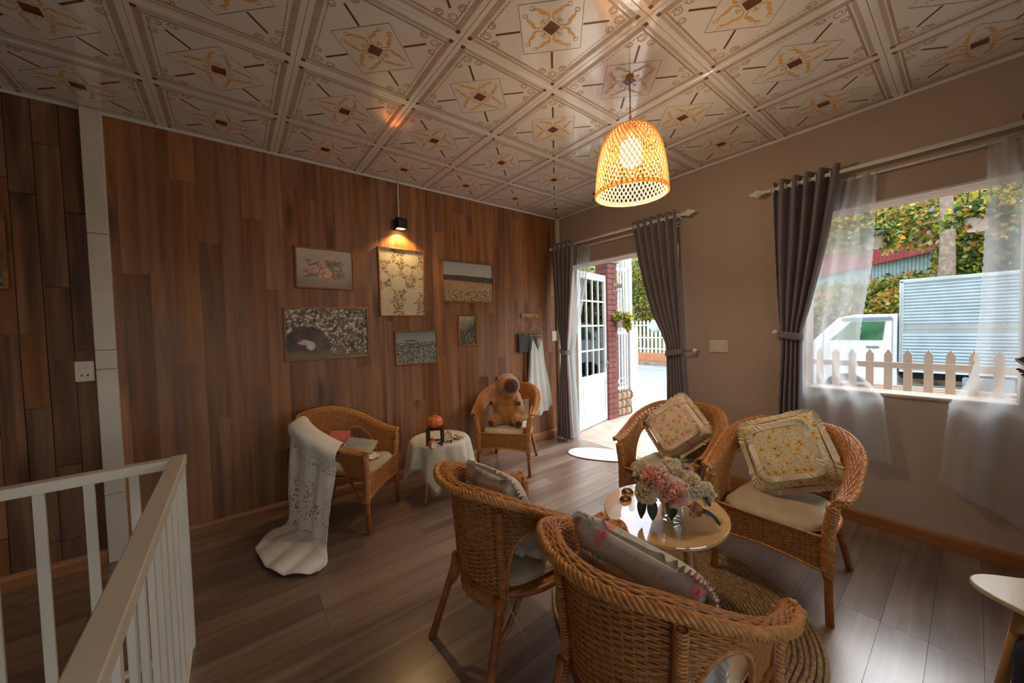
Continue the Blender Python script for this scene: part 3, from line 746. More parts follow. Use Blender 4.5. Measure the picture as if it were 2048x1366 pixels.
        b = MB(); b.tube(np.stack([-.232+.12*t**.8, np.full(10,s_*.195), .22+.15*t**1.3],1), .010, 8); b.build('bracket', MT['pole'], root)
    # seat rail and woven seat
    ts = np.linspace(-1,1,60); x,y_,nx,ny = plan(ts,.232,0,.238)
    b = MB(); b.tube(np.stack([x,y_,np.full(60,SEAT_Z-.008)],1), .013, 8); b.tube([(.245,.238,SEAT_Z-.008),(.252,0,SEAT_Z-.008),(.245,-.238,SEAT_Z-.008)], .013, 8); b.build('seat_rail', MT['pole'], root)
    b = MB(); poly = [(float(a),float(c)) for a,c in zip(x,y_)]; b.prism(poly[::-1], SEAT_Z-.006, SEAT_Z+.002); b.build('seat', MT['wicker'], root, False)
    # woven front apron
    b = MB(); ny_ = 44; yy = np.linspace(-.225,.225,ny_)
    for i in range(20):
        f_ = (i+.5)/20; zb = .238+.022*np.cos(yy/.225*PI/2)*(1-f_); zt_ = .392
        z = .238+(zt_-.238)*f_ + .02*np.cos(yy/.225*PI/2)*(1-f_)
        xo = .256+.006*np.cos(yy/.225*PI/2) + .0026*np.cos(np.arange(ny_)*PI/2+(PI if i%2 else 0))
        b.tube(np.stack([xo, yy, z],1), .0042, 4, caps=False)
    for yk in np.linspace(-.21,.21,19): b.tube([(.258+.005*math.cos(yk/.225*PI/2),yk,.245+.018*math.cos(yk/.225*PI/2)),(.258+.005*math.cos(yk/.225*PI/2),yk,.39)], .0034, 4, caps=False)
    b.build('apron', MT['wicker'], root)
    b = MB(); b.tube(np.stack([.258+.006*np.cos(yy/.225*PI/2), yy, .236+.022*np.cos(yy/.225*PI/2)],1), .0075, 6); b.tube(np.stack([.258+.006*np.cos(yy/.225*PI/2), yy, np.full(ny_,.394)],1), .007, 6)
    b.build('apron_edge', MT['wicker_edge'], root)
    return root
chairs = [  # x, y, facing angle, label
 (-2.635,-.395, math.radians(-43), 'rattan armchair with a white shawl over its arm'),
 (-1.145,-.405, math.radians(219.4), 'rattan armchair in which the plush capybara sits'),
 (-2.345,-2.010, math.radians(-2), 'rattan armchair holding a grey and cream ruffled pillow'),
 (-2.345,-2.668, math.radians(1), 'rattan armchair holding a pink rose ruffled pillow'),
 (-.930,-1.985, math.radians(183), 'rattan armchair holding a peach floral ruffled pillow'),
 (-.975,-2.622, math.radians(180), 'rattan armchair holding a yellow floral ruffled pillow')]
CH = []
proto = make_chair()
for k, (x, y, a, lab) in enumerate(chairs):
    o = proto if k == 0 else copy_tree(proto)
    o.location = (x, y, 0); o.rotation_euler = (0,0,a); tag(o, lab, 'chair', 'rattan tub chairs'); CH.append(o)

# ------------------------------------------------------------------ beige seat pads
def pad_mesh():
    b = MB(); n = 64; m = 12
    a = np.arange(n)*2*PI/n; ex = 4.5
    rx = np.sign(np.cos(a))*np.abs(np.cos(a))**(2/ex)*.235+.012; ry = np.sign(np.sin(a))*np.abs(np.sin(a))**(2/ex)*.205
    ry = ry*(1+.06*rx/.235); rx = np.where(rx < 0, rx*.92, rx)
    prof = [(0,.026),(.5,.027),(.8,.026),(.93,.020),(.99,.010),(1.0,0),(.99,-.010),(.93,-.018),(.8,-.022),(0,-.022)]
    G = np.array([[(rx[i]*r_, ry[i]*r_, z+.003*math.sin(5*rx[i]*r_*9)*(z>0)) for r_, z in prof] for i in range(n)])
    b.grid(G, cu=True); return b.mesh('pad', MT['seatpad'], True)
def piping_mesh():
    b = MB(); n = 64; a = np.arange(n)*2*PI/n; ex = 4.5
    rx = np.sign(np.cos(a))*np.abs(np.cos(a))**(2/ex)*.235+.012; ry = np.sign(np.sin(a))*np.abs(np.sin(a))**(2/ex)*.205*(1+.06*rx/.235); rx = np.where(rx < 0, rx*.92, rx)
    b.tube(np.stack([rx*1.0, ry*1.0, np.zeros(n)],1), .0035, 6, closed=True); return b.mesh('piping', MT['seatpad'], True)
pm_, pp_ = pad_mesh(), piping_mesh()
pads = [('beige seat pad under the magazines on the shawl-draped chair', 0), ('beige seat pad under the plush capybara', 0), ('beige seat pad below the grey and cream ruffled pillow', 0),
        ('beige seat pad below the pink rose ruffled pillow', 0), ('beige seat pad below the peach floral ruffled pillow', 0), ('beige seat pad below the yellow floral ruffled pillow', 0)]
ties = mk('pad tie', srgb(170,156,132), .9)
for k, (lab, dz) in enumerate(pads):
    x, y, a, _ = chairs[k]
    off = np.array([math.cos(a), math.sin(a)])*.018
    r_ = empty('seat_pad', (x+off[0], y+off[1], SEAT_Z+.024), a, lab, 'cushion', 'seat pads on the rattan chairs')
    link('pad', pm_, r_); link('piping', pp_, r_)
    b = MB(); b.tube([(-.19,-.19,-.01),(-.21,-.235,-.04),(-.19,-.262,-.10),(-.175,-.27,-.15)], .0022, 5); b.build('tie', ties, r_)

# ------------------------------------------------------------------ ruffled pillows
def pillow_mat(name, base, fl, lf, scale, thr=.26, mid=None):
    m, nt, b, out = newmat(name); b.inputs['Roughness'].default_value = .85; b.inputs['Sheen Weight'].default_value = .2
    tc = nt.nodes.new('ShaderNodeTexCoord')
    n1 = N(nt, 'ShaderNodeTexNoise', Scale=scale*2.2, Detail=3.0); nt.links.new(tc.outputs['Object'], n1.inputs['Vector'])
    mx = N(nt, 'ShaderNodeVectorMath', operation='MULTIPLY_ADD'); nt.links.new(n1.outputs['Color'], mx.inputs[0]); mx.inputs[1].default_value = (.012,)*3; nt.links.new(tc.outputs['Object'], mx.inputs[2])
    vo = N(nt, 'ShaderNodeTexVoronoi', Scale=scale, voronoi_dimensions='2D'); nt.links.new(mx.outputs[0], vo.inputs['Vector'])
    f1 = ramp(nt, vo.outputs['Distance'], [(thr-.06, (1,1,1,1)), (thr, (0,0,0,1))])
    sel = math_(nt, 'GREATER_THAN', vo.outputs['Color'], .42)
    vo2 = N(nt, 'ShaderNodeTexVoronoi', Scale=scale*1.7, voronoi_dimensions='2D'); mp = nt.nodes.new('ShaderNodeMapping'); mp.inputs['Location'].default_value = (3.1,1.7,.4); mp.inputs['Rotation'].default_value = (0,0,.7); mp.inputs['Scale'].default_value = (1,2.2,1); nt.links.new(tc.outputs['Object'], mp.inputs[0]); nt.links.new(mp.outputs[0], vo2.inputs['Vector'])
    f2 = ramp(nt, vo2.outputs['Distance'], [(.16, (1,1,1,1)), (.24, (0,0,0,1))])
    n3 = N(nt, 'ShaderNodeTexNoise', Scale=9.0, Detail=3.0); nt.links.new(tc.outputs['Object'], n3.inputs['Vector'])
    c = mixc(nt, n3.outputs[0], base, tuple(x*.86 for x in base[:3])+(1,))
    c = mixc(nt, math_(nt,'MULTIPLY',f2,.7), c, lf)
    c = mixc(nt, math_(nt,'MULTIPLY',math_(nt,'MULTIPLY',f1,sel),.9), c, fl)
    if mid:
        f3 = ramp(nt, vo.outputs['Distance'], [(.06, (1,1,1,1)), (.10, (0,0,0,1))]); c = mixc(nt, math_(nt,'MULTIPLY',f3,sel), c, mid)
    nt.links.new(c, b.inputs['Base Color']); n4 = N(nt, 'ShaderNodeTexNoise', Scale=60.0); nt.links.new(tc.outputs['Object'], n4.inputs['Vector']); bump(nt, b, n4.outputs[0], .3, .003); return m
def frill(S, w, zf, amp, n=260, lift=0.0, seed=0, rnd=4.0):
    """ruffled strip round a rounded square of half-size S"""
    a = np.arange(n)*2*PI/n; ex = rnd+3
    c0 = np.stack([np.sign(np.cos(a))*np.abs(np.cos(a))**(2/ex), np.sign(np.sin(a))*np.abs(np.sin(a))**(2/ex)],1)*S
    n = n; rgn = np.random.default_rng(seed); ph = np.cumsum(rgn.uniform(.35,.75,n)); wv_ = np.sin(ph*.95)+.3*np.sin(ph*.37+1)
    ws = np.array([0,.35,.7,1.0]); G = np.zeros((n,4,3))
    for j, q in enumerate(ws):
        sc = (S+w*q)/S; z = zf(c0) if callable(zf) else zf
        G[:,j,:2] = c0*sc*(1+.012*np.sin(ph*1.9)[:,None]*q); G[:,j,2] = z+lift*q+amp*wv_*q
    return G
def make_pillow(label, mfab, mfr, loc, X, Yax, size=.36, thick=.11, seed=1):
    """X, Yax: in-plane axes of the pillow"""
    X = np.array(X,float); X /= np.linalg.norm(X); Yax = np.array(Yax,float); Yax -= X*(X@Yax); Yax /= np.linalg.norm(Yax); Zx = np.cross(X,Yax)
    Mx = Matrix(((X[0],Yax[0],Zx[0]),(X[1],Yax[1],Zx[1]),(X[2],Yax[2],Zx[2])))
    root = empty('ruffled_pillow', loc, 0, label, 'pillow', 'ruffled pillows on the chairs', rot=Mx.to_euler())
    S = size/2; n = 33; q = np.linspace(-1,1,n); U_, V_ = np.meshgrid(q,q,indexing='ij')
    hz = lambda u_, v_: thick/2*np.sqrt(np.clip((1-u_**4)*(1-v_**4),0,1))**.8
    rgp = np.random.default_rng(seed); wr = .0045*np.sin(U_*7+seed)*np.cos(V_*6-seed)
    sq = 1-.05*(U_**2)*(V_**2)*0 ; px2 = U_*S*(1-.06*(1-V_**2)*0)*(1-.05*np.abs(V_)**0*0); 
    pin = 1-.07*(1-np.abs(V_)**2)*np.abs(U_)**6; pin2 = 1-.07*(1-np.abs(U_)**2)*np.abs(V_)**6
    b = MB(); top = np.stack([U_*S*pin, V_*S*pin2, hz(U_,V_)+wr*(1-U_**2)*(1-V_**2)],-1); bot = top.copy(); bot[...,2] = -hz(U_,V_)
    b.grid(top); b.grid(bot, flip=True); b.build('cover', mfab, root)
    b = MB(); b.grid(frill(S*.97, .028, 0.0, .0075, 760, 0, seed), cu=True); b.build('outer_ruffle', [mfab, mfr][1], root)
    zf = lambda c0: hz(c0[:,0]/S, c0[:,1]/S)+.004
    b = MB(); b.grid(frill(S*.66, .026, zf, .0055, 560, .002, seed+5), cu=True); b.build('inner_ruffle', mfr, root)
    return root
cream = mk('cream ruffle', srgb(226,214,188), .85, var=.08, vs=40, sheen=.2)
white_r = mk('off-white ruffle', srgb(222,216,204), .85, var=.08, vs=40, sheen=.2)
pk_r = mk('peach ruffle', srgb(226,204,176), .85, var=.1, vs=40, sheen=.2)
pm_y = pillow_mat('yellow floral cotton', srgb(230,212,166), srgb(230,172,60), srgb(132,122,104), 22, .30, srgb(110,74,40))
pm_p = pillow_mat('peach floral cotton', srgb(230,206,174), srgb(216,140,92), srgb(140,134,98), 26, .34)
pm_g = pillow_mat('grey and cream floral cotton', srgb(212,204,188), srgb(160,156,148), srgb(206,186,156), 12, .42)
pm_r = pillow_mat('pink rose cotton', srgb(206,202,192), srgb(222,132,130), srgb(172,170,164), 19, .36, srgb(200,84,92))
def leanpillow(k, dx, dy, dz, lean, spin, label, mf, mr, size=.36, thick=.11, seed=1, yaw=0):
    """pillow on chair k: offset in chair axes, lean back angle, in-plane spin"""
    x, y, a, _ = chairs[k]; a2 = a+yaw; f_ = np.array([math.cos(a2), math.sin(a2), 0]); l_ = np.array([-math.sin(a2), math.cos(a2), 0]); z_ = np.array([0,0,1.0])
    fa = np.array([math.cos(a), math.sin(a), 0]); la = np.array([-math.sin(a), math.cos(a), 0])
    loc = np.array([x,y,0])+fa*dx+la*dy+z_*dz
    upv = z_*math.cos(lean)-f_*math.sin(lean)     # pillow vertical leaning back
    rt = l_
    X = rt*math.cos(spin)+upv*math.sin(spin); Y_ = -rt*math.sin(spin)+upv*math.cos(spin)
    return make_pillow(label, mf, mr, loc, X, Y_, size, thick, seed)
leanpillow(5, -.06, .0, .650, math.radians(22), math.radians(25), 'yellow floral pillow with cream ruffles leaning in a chair', pm_y, cream, .375, .12, 3)
leanpillow(4, -.08, -.015, .645, math.radians(26), math.radians(45), 'peach floral pillow with ruffles leaning in a chair', pm_p, pk_r, .35, .12, 5)
leanpillow(2, -.05, .0, .598, math.radians(-22), math.radians(5), 'grey and cream ruffled pillow propped in a chair', pm_g, white_r, .37, .13, 7, PI)
leanpillow(3, -.05, -.005, .602, math.radians(-22), math.radians(-4), 'pink rose pillow with off-white ruffles propped in a chair', pm_r, white_r, .385, .13, 9, PI)
# ------------------------------------------------------------------ jute rug, coffee table, vase of peonies
jute = mk('jute braid', srgb(150,122,86), .8, var=.34, vs=90, bmp=.5, bs_=260)
rug = empty('jute_rug', (-1.65,-2.35,0), 0, 'round braided jute rug under the coffee table', 'rug')
for s_ in (0,):
    b = MB(); turns = 29; n = 4600; th = np.linspace(0, turns*2*PI, n); r_ = .012+.57*th/th[-1]
    ph = np.cumsum(np.r_[0, r_[1:]*np.diff(th)])*2*PI/.022
    P = np.stack([r_*np.cos(th), r_*np.sin(th), .008+.0022*np.sin(ph)],1)
    b.tube(P+np.c_[np.cos(th),np.sin(th),0*th]*(.0022*np.cos(ph))[:,None], .0100, 5, caps=True)
    b.build('braid_coil', jute, rug)
b = MB(); b.lathe([(0,.001),(.58,.001),(.58,.006),(0,.006)], 64, cap=False); b.build('backing', jute, rug)
TZ = .50
tabtop_m = wood('pale oak tabletop', srgb(214,166,104), srgb(232,192,134), 'x', .25, .05, 14, bmp=0, spec=.6, coat=1)
tabtop_m.node_tree.nodes['Principled BSDF'].inputs['Coat IOR'].default_value = 2.1; tabtop_m.node_tree.nodes['Principled BSDF'].inputs['Coat Roughness'].default_value = .03
leg_m = wood('pale oak leg', srgb(186,136,84), srgb(210,164,108), 'z', .4, .05, 18)
pts = [onplane(x,y,2,TZ)[:2] for x,y in ((1207,1012),(1222,985),(1255,970),(1300,967),(1345,970),(1400,987),(1440,1012),(1463,1042),(1462,1062),(1430,1083),(1385,1095),(1335,1094),(1290,1082),(1245,1058),(1218,1035))]
pts = np.array(pts); tc_ = pts.mean(0)
ang_ = np.arctan2(pts[:,1]-tc_[1], pts[:,0]-tc_[0]); rad_ = np.linalg.norm(pts-tc_,axis=1); o_ = np.argsort(ang_); ang_, rad_ = ang_[o_], rad_[o_]
K = 4; cf = []
Am = np.stack([np.ones_like(ang_)]+[f_(k*ang_) for k in range(1,K) for f_ in (np.cos,np.sin)],1); cf = np.linalg.lstsq(Am, rad_, rcond=None)[0]
def tr(a): return cf[0]+sum(cf[2*k-1]*np.cos(k*a)+cf[2*k]*np.sin(k*a) for k in range(1,K))
def tabletop(b, th=.018, sc=1.0, rfun=tr, mi=1):
    n = 96; a = np.arange(n)*2*PI/n; r_ = rfun(a)*sc
    prof = [(.0,0),(.985,0),(.995,-.002),(1.0,-.005),(1.0,-th+.004),(.99,-th),(.0,-th)]
    G = np.array([[(r_[i]*q*math.cos(a[i]), r_[i]*q*math.sin(a[i]), z) for q, z in prof] for i in range(n)]); b.grid(G, cu=True)
ct = empty('coffee_table', (tc_[0],tc_[1],0), 0, 'rounded pale oak coffee table on the jute rug', 'table')
b = MB(); tabletop(b); b.build('tabletop', tabtop_m, ct, False, (0,0,TZ))
for k in range(3):
    a = math.radians(-5+120*k); r_ = .19
    b = MB(); b.tube([(r_*math.cos(a), r_*math.sin(a), TZ-.016),((r_+.075)*math.cos(a),(r_+.075)*math.sin(a),.012)], [.019,.013], 12); b.build('leg', leg_m, ct)
    b = MB(); b.lathe([(0,TZ-.03),(.034,TZ-.03),(.036,TZ-.018),(0,TZ-.018)], 20, (r_*math.cos(a), r_*math.sin(a), 0)); b.build('leg_mount', leg_m, ct)
# second table at the window side, with a dark stool under it
def tr2(a): return .23*(1+.16*np.cos(3*(a-math.radians(92)))+.06*np.cos(6*(a-math.radians(92))))
T2 = (-1.275,-3.53)
ct2 = empty('coffee_table', (T2[0],T2[1],0), 0, 'pale three-cornered table below the window beside a dark stool', 'table')
T2Z = .455
b = MB(); tabletop(b, .018, 1.0, tr2); b.build('tabletop', wood('white oak tabletop', srgb(206,190,166), srgb(222,208,186), 'x', .18, .04, 14, bmp=.02, spec=.6), ct2, False, (0,0,T2Z))
for k in range(3):
    a = math.radians(92+120*k); r_ = .165
    b = MB(); b.tube([(r_*math.cos(a), r_*math.sin(a), T2Z-.016),((r_+.06)*math.cos(a),(r_+.06)*math.sin(a),.0)], [.018,.013], 12); b.build('leg', leg_m, ct2)
stl = empty('pouf_stool', (T2[0]-.11,T2[1]+.06,0), 0, 'low dark navy round stool under the pale table', 'stool')
navy = mk('navy fabric', srgb(30,32,48), .8)
b = MB(); b.lathe([(0,.34),(.10,.34),(.128,.325),(.134,.30),(.134,.12),(.12,.09),(0,.09)], 32); b.build('cushion', navy, stl)
for k in range(4):
    a = PI/4+k*PI/2; b = MB(); b.tube([(.09*math.cos(a),.09*math.sin(a),.095),(.105*math.cos(a),.105*math.sin(a),0)], .014, 8); b.build('leg', leg_m, stl)

# vase
VX, VY = onplane(1345,1040,2,TZ)[:2]
vase = empty('glass_vase', (VX,VY,TZ), 0, 'short ribbed glass vase with peonies on the coffee table', 'vase')
b = MB(); rf = lambda a: 1+.018*math.cos(a*14)
b.lathe([(0,.002),(.038,.002),(.043,.006),(.045,.02),(.0455,.098),(.0475,.102),(.0435,.102),(.0415,.096),(.041,.022),(.036,.014),(0,.014)], 70, cap=False, rf=rf)
b.build('glass', mk('ribbed glass', (.9,.93,.92,1), .06, var=.01, trans=.92, ior=1.3), vase)
b = MB(); b.lathe([(0,.015),(.0395,.015),(.0405,.06),(0,.06)], 32, cap=False); b.build('water', mk('vase water', (.86,.9,.86,1), .02, var=.0, trans=1, ior=1.2), vase)
leafm = mk('dark peony leaf', srgb(52,72,44), .45, var=.3, vs=20); stemm = mk('peony stem', srgb(84,92,56), .6)
def petal(b, c, d, up, w, l, cup, rg_, mi=0):
    d = d/np.linalg.norm(d); s_ = np.cross(d, up); s_ /= max(np.linalg.norm(s_),1e-6); n_ = np.cross(s_, d)
    G = np.zeros((5,5,3))
    for i in range(5):
        for j in range(5):
            u_ = (i/4*2-1); v_ = j/4
            ww = w*(.35+.65*math.sin(min(1,v_*1.15+.12)*PI*.62)); 
            G[i,j] = c + s_*u_*ww + d*(l*v_*(1-.10*u_*u_*v_)) + n_*(cup*(u_*u_*.6+ (v_*1.0)**2) + rg_.normal(0,.0028)*(v_>.7))
    b.grid(G, mi=mi)
def petal_m(name, c):
    m, nt, b, out = newmat(name); b.inputs['Base Color'].default_value = c; b.inputs['Roughness'].default_value = .6
    tl = nt.nodes.new('ShaderNodeBsdfTranslucent'); tl.inputs[0].default_value = c; mx = nt.nodes.new('ShaderNodeMixShader'); mx.inputs[0].default_value = .35
    nt.links.new(b.outputs[0], mx.inputs[1]); nt.links.new(tl.outputs[0], mx.inputs[2]); nt.links.new(mx.outputs[0], out.inputs[0]); return m
def peony(label, loc, axis, R, mats, seed, leaf_dirs=(), npet=150):
    rg_ = np.random.default_rng(seed); ax = np.array(axis,float); ax /= np.linalg.norm(ax)
    root = empty('peony', loc, 0, label, 'flower', 'peonies in the glass vase')
    t1 = np.cross(ax, (0.3,.2,1.0)); t1 /= np.linalg.norm(t1); t2 = np.cross(ax, t1)
    b = MB()
    for k in range(npet):
        f_ = (k+.5)/npet; po = f_**.62*1.75; th = k*2.39996+rg_.uniform(-.3,.3)
        d = ax*math.cos(po)+(t1*math.cos(th)+t2*math.sin(th))*math.sin(po)
        rr = R*(.72+.28*rg_.random())*(1 if f_ > .25 else .92)
        petal(b, d*R*(.42+.06*rg_.normal())-ax*R*.12, d+ax*.45*math.sin(min(po,1.5))+.35*rg_.normal(size=3)*.6, d+.02*t1+.3*rg_.normal(size=3), R*(.17+.12*f_), rr*.62, R*.22*rg_.choice((-1,1)), rg_, 1 if f_ < .35 else 0)
    b.build('bloom', mats, root)
    base = np.array([VX,VY,TZ+.03])-np.array(loc); n = 10; t = np.linspace(0,1,n)[:,None]
    p0 = -ax*R*.3; mid = np.array([VX,VY,TZ+.115])-np.array(loc) + (p0-(np.array([VX,VY,TZ+.115])-np.array(loc)))*np.array([.12,.12,.0])
    P = (1-t)**2*p0+2*(1-t)*t*mid+t**2*base; b = MB(); b.tube(P, .003, 6); b.build('stem', stemm, root)
    for ld in leaf_dirs:
        d = np.array(ld,float); d /= np.linalg.norm(d); b = MB(); s_ = np.cross(d,(0,0,1)); s_ /= np.linalg.norm(s_); up_ = np.cross(s_,d); G = np.zeros((5,9,3))
        for i in range(5):
            for j in range(9):
                u_ = i/4*2-1; v_ = j/8; G[i,j] = -ax*R*.35+d*(.015+.095*v_)+s_*u_*.026*math.sin(PI*min(1,v_*.95+.03))**.8+up_*(.012*abs(u_)-.03*v_*v_)
        b.grid(G); b.build('leaf', leafm, root)
    return root
iv = [petal_m('ivory petal', srgb(244,236,218)), petal_m('ivory petal heart', srgb(240,226,194))]
pkm = [petal_m('blush petal', srgb(252,222,206)), petal_m('coral petal heart', srgb(248,194,172))]
pc = [petal_m('pale peach petal', srgb(242,208,172)), petal_m('peach petal heart', srgb(234,170,118))]
def vp(px, py, dd):   # point on the pixel ray at the vase's depth plus dd
    d = ray(px,py); dep = (np.array([VX,VY,TZ])-CAMP)@_fw; return CAMP+d*(dep+dd)
vc = np.array([VX,VY,TZ+.08])
for lab, px, py, dd, R, mm, sd_, lv in (
  ('coral pink peony at the front of the bouquet, over the vase rim', 1347,987,-.055,.062,pkm,1,((-.6,-.3,-.4),)),
  ('blush pink peony high on the side of the bouquet near the door', 1310,958,-.01,.064,pkm,2,((-.4,.8,.1),)),
  ('ivory peony behind the blush pink one', 1288,948,.045,.052,iv,3,()),
  ('ivory peony at the very top of the bouquet', 1343,937,.05,.054,iv,4,((.9,.1,.7),(.7,-.5,.8))),
  ('large ivory peony beside the coral one, facing the yellow pillow', 1382,972,-.02,.062,iv,5,((.3,-.6,-.3),)),
  ('outermost ivory peony on the yellow pillow side of the bouquet', 1409,986,.02,.052,iv,6,()),
  ('low ivory peony drooping toward the gold clips', 1292,985,-.02,.050,iv,7,((-.5,.1,-.8),(-.2,-.4,-.8))),
  ('small peach rose hanging low over the tabletop', 1390,1020,-.04,.034,pc,8,((.2,-.7,-.1),)),
  ('half hidden blush peony between leaves at the bouquet back', 1372,945,.06,.045,pkm,9,((.5,.6,.5),))):
    loc = vp(px,py,dd); peony(lab, loc, (loc-vc)+np.array((-.06,-.08,.02)), R, mm, sd_, lv)
# two gold clips on the table
gold = mk('gold metal', srgb(206,150,80), .25, .8, var=.2, vs=80); tort = mk('tortoiseshell', srgb(120,66,34), .2, var=.4, vs=90, coat=.6)
for k, (px, py, lab) in enumerate(((1255,986,'small gold and tortoiseshell hair clip nearer the floral chairs'),(1251,1001,'small gold and tortoiseshell hair clip nearer the open rug'))):
    q = onplane(px,py,2,TZ); cl = empty('hair_clip', (q[0],q[1],TZ), math.radians(-40+12*k), lab, 'hair clip', 'hair clips on the coffee table')
    b = MB(); t = np.linspace(0,PI,9); b.tube(np.stack([.026*np.cos(t), 0*t-.006, .004+.018*np.sin(t)],1), .004, 6); b.tube(np.stack([.026*np.cos(t), 0*t+.006, .004+.018*np.sin(t)],1), .004, 6); b.build('shell', tort, cl)
    b = MB(); b.rbox((0,0,.003),(.058,.018,.006),.002); b.tube([(-.024,0,.008),(.024,0,.012)], .003, 6); b.build('jaw', gold, cl)
    for s_ in (-1,1):
        b = MB(); b.sphere((s_*.012,0,.02),.006,10,6); b.build('bead', gold, cl)

# ------------------------------------------------------------------ side table with fringed cloth
SXc, SYc, STZ = -1.965, -.53, .475
st = empty('side_table', (SXc,SYc,0), 0, 'small round wooden table under a fringed white cloth', 'table')
b = MB(); b.lathe([(0,STZ-.02),(.22,STZ-.02),(.226,STZ-.014),(.226,STZ-.006),(.22,STZ-.002),(0,STZ-.002)], 48); b.build('tabletop', leg_m, st, 'auto')
for k in range(3):
    a = math.radians(200+120*k); b = MB(); b.tube([(.12*math.cos(a),.12*math.sin(a),STZ-.018),(.185*math.cos(a),.185*math.sin(a),0)], [.017,.013], 10); b.build('leg', leg_m, st)
linen = mk('cream linen', srgb(212,206,188), .9, var=.05, vs=30, bmp=.4, bs_=350, sheen=.2)
tcl = empty('tablecloth', (SXc,SYc,STZ), 0, 'cream fringed tablecloth hanging over the side table', 'tablecloth')
n, mS = 144, 22; a = np.arange(n)*2*PI/n; rot0 = math.radians(12)
ln = .415/np.maximum(np.abs(np.cos(a-rot0)), np.abs(np.sin(a-rot0))); ln = np.minimum(ln, .57)
drop = ln-.232
G = np.zeros((n, mS+8, 3))
for i in range(n):
    for j in range(8): r_ = .232*j/8; G[i,j] = (r_*math.cos(a[i]), r_*math.sin(a[i]), .002)
    for j in range(mS):
        s_ = j/(mS-1); d = drop[i]*s_
        bend = .012; fold = .030*s_**.8*math.sin(a[i]*8+.8*math.sin(a[i]*2)) + .012*s_*math.sin(a[i]*15+1)
        r_ = .232+ .012*(1-math.exp(-d/.02)) + fold*.9 + .03*s_*(drop[i]/.33)
        G[i,8+j] = (r_*math.cos(a[i]), r_*math.sin(a[i]), .002-max(0,d-.012*(1-math.exp(-d/.02))))
b = MB(); b.grid(G, cu=True); b.build('cloth', linen, tcl)
b = MB(); E_ = G[:,-1]; Eo = (np.roll(E_,-1,0)-E_)
rgf = np.random.default_rng(4)
for i in range(n):
    for q in range(4):
        p0 = E_[i]+Eo[i]*q/4; dl = rgf.uniform(.025,.045); jx = rgf.normal(0,.006,2)
        b.tube([p0+np.array((0,0,.002)), p0+np.array((jx[0]*.5,jx[1]*.5,-dl*.5)), p0+np.array((jx[0],jx[1],-dl))], .0014, 3, caps=False)
fr = b.build('fringe', linen, tcl); fr['kind'] = 'stuff'
# pumpkin tea set on a dark rack
dkw = wood('dark rack wood', srgb(48,28,24), srgb(82,46,36), 'z', .35, .05, 20)
orange = mk('orange glazed ceramic', srgb(222,116,52), .2, var=.12, vs=14, coat=.4)
inner = mk('cream glaze', srgb(216,206,184), .25)
rx_, ry_ = onplane(871,888,2,STZ+.005)[:2]
rk_a = math.radians(-35)
rack = empty('cup_rack', (rx_,ry_,STZ+.004), rk_a, 'dark wooden cup rack on the cloth-covered side table', 'rack')
for sx_ in (-1,1):
    for sy_ in (-1,1):
        b = MB(); b.rbox((sx_*.055,sy_*.042,.065),(.016,.016,.13),.002); b.build('post', dkw, rack, False)
b = MB(); b.rbox((0,0,.126),(.13,.10,.012),.002); b.build('top_shelf', dkw, rack, False)
for sy_ in (-1,1):
    b = MB(); b.rbox((0,sy_*.042,.02),(.11,.012,.014),.002); b.build('cross_bar', dkw, rack, False)
pump = empty('pumpkin_jar', (rx_,ry_,STZ+.136), rk_a, 'orange ceramic pumpkin jar with a lid on the dark rack', 'jar')
rfp = lambda a: 1-.075*abs(math.sin(a*4.5))**.6*0-.06*(1-abs(math.sin(a*4.5)))**2
b = MB(); b.lathe([(.012,0),(.03,.0),(.052,.014),(.064,.038),(.062,.062),(.046,.082),(.026,.088)], 72, rf=rfp); b.build('body', orange, pump)
b = MB(); b.lathe([(.028,.087),(.026,.094),(.012,.098),(.0,.096)], 40, rf=rfp); b.build('lid', orange, pump)
b = MB(); b.tube([(0,0,.094),(.001,0,.104),(.006,.002,.113)], [.008,.006,.005], 8); b.build('lid_stem', orange, pump)
def cup(label, loc, axis):
    root = empty('pumpkin_cup', loc, 0, label, 'cup', 'orange cups of the tea set', rot=Vector(axis).to_track_quat('Z','Y').to_euler())
    b = MB(); b.lathe([(.0,.001),(.018,0),(.030,.008),(.034,.028),(.031,.052),(.0285,.0545)], 48, rf=rfp, cap=False); b.build('body', orange, root)
    b = MB(); b.lathe([(.0285,.0545),(.026,.050),(.024,.049),(0,.048)], 48, cap=False); b.build('inside', inner, root)
    b = MB(); t = np.linspace(-1.3,1.3,12); b.tube(np.stack([0*t,.030+.022*np.cos(t), .028+.020*np.sin(t)],1), .0045, 8); b.build('handle', orange, root)
tocam = CAMP-np.array([rx_,ry_,STZ]); tocam[2] = .25; tocam /= np.linalg.norm(tocam)
sdv = np.array([tocam[1], -tocam[0], 0])*-1
q = onplane(862,888,2,STZ+.05); cup('orange pumpkin cup lying in the rack, open toward the red book', np.array([q[0],q[1],STZ+.04])-tocam*.045, tocam+sdv*.55)
q = onplane(897,868,2,STZ+.06); cup('orange pumpkin cup leaning outside the rack, handle up', np.array([q[0],q[1],STZ+.042])-tocam*.03, tocam+sdv*-.1+np.array((0,0,.12)))
q = onplane(902,880,2,STZ+.01)
bw = empty('ribbon_bow', (q[0],q[1],STZ+.004), math.radians(20), 'black and white ribbon bow with dried sprigs lying on the tablecloth', 'bow')
for s_ in (-1,1):
    b = MB(); t = np.linspace(0,2*PI,15); b.tube(np.stack([s_*(.024-.024*np.cos(t)), .014*np.sin(t), .012+.010*np.sin(t*.5)],1), .006, 6); b.build('loop', linen, bw)
    b = MB(); b.tube([(0,0,.018),(s_*.03,-.03,.012),(s_*.055,-.05,.006)], [.006,.007,.004], 6); b.build('tail', MT['black'], bw)
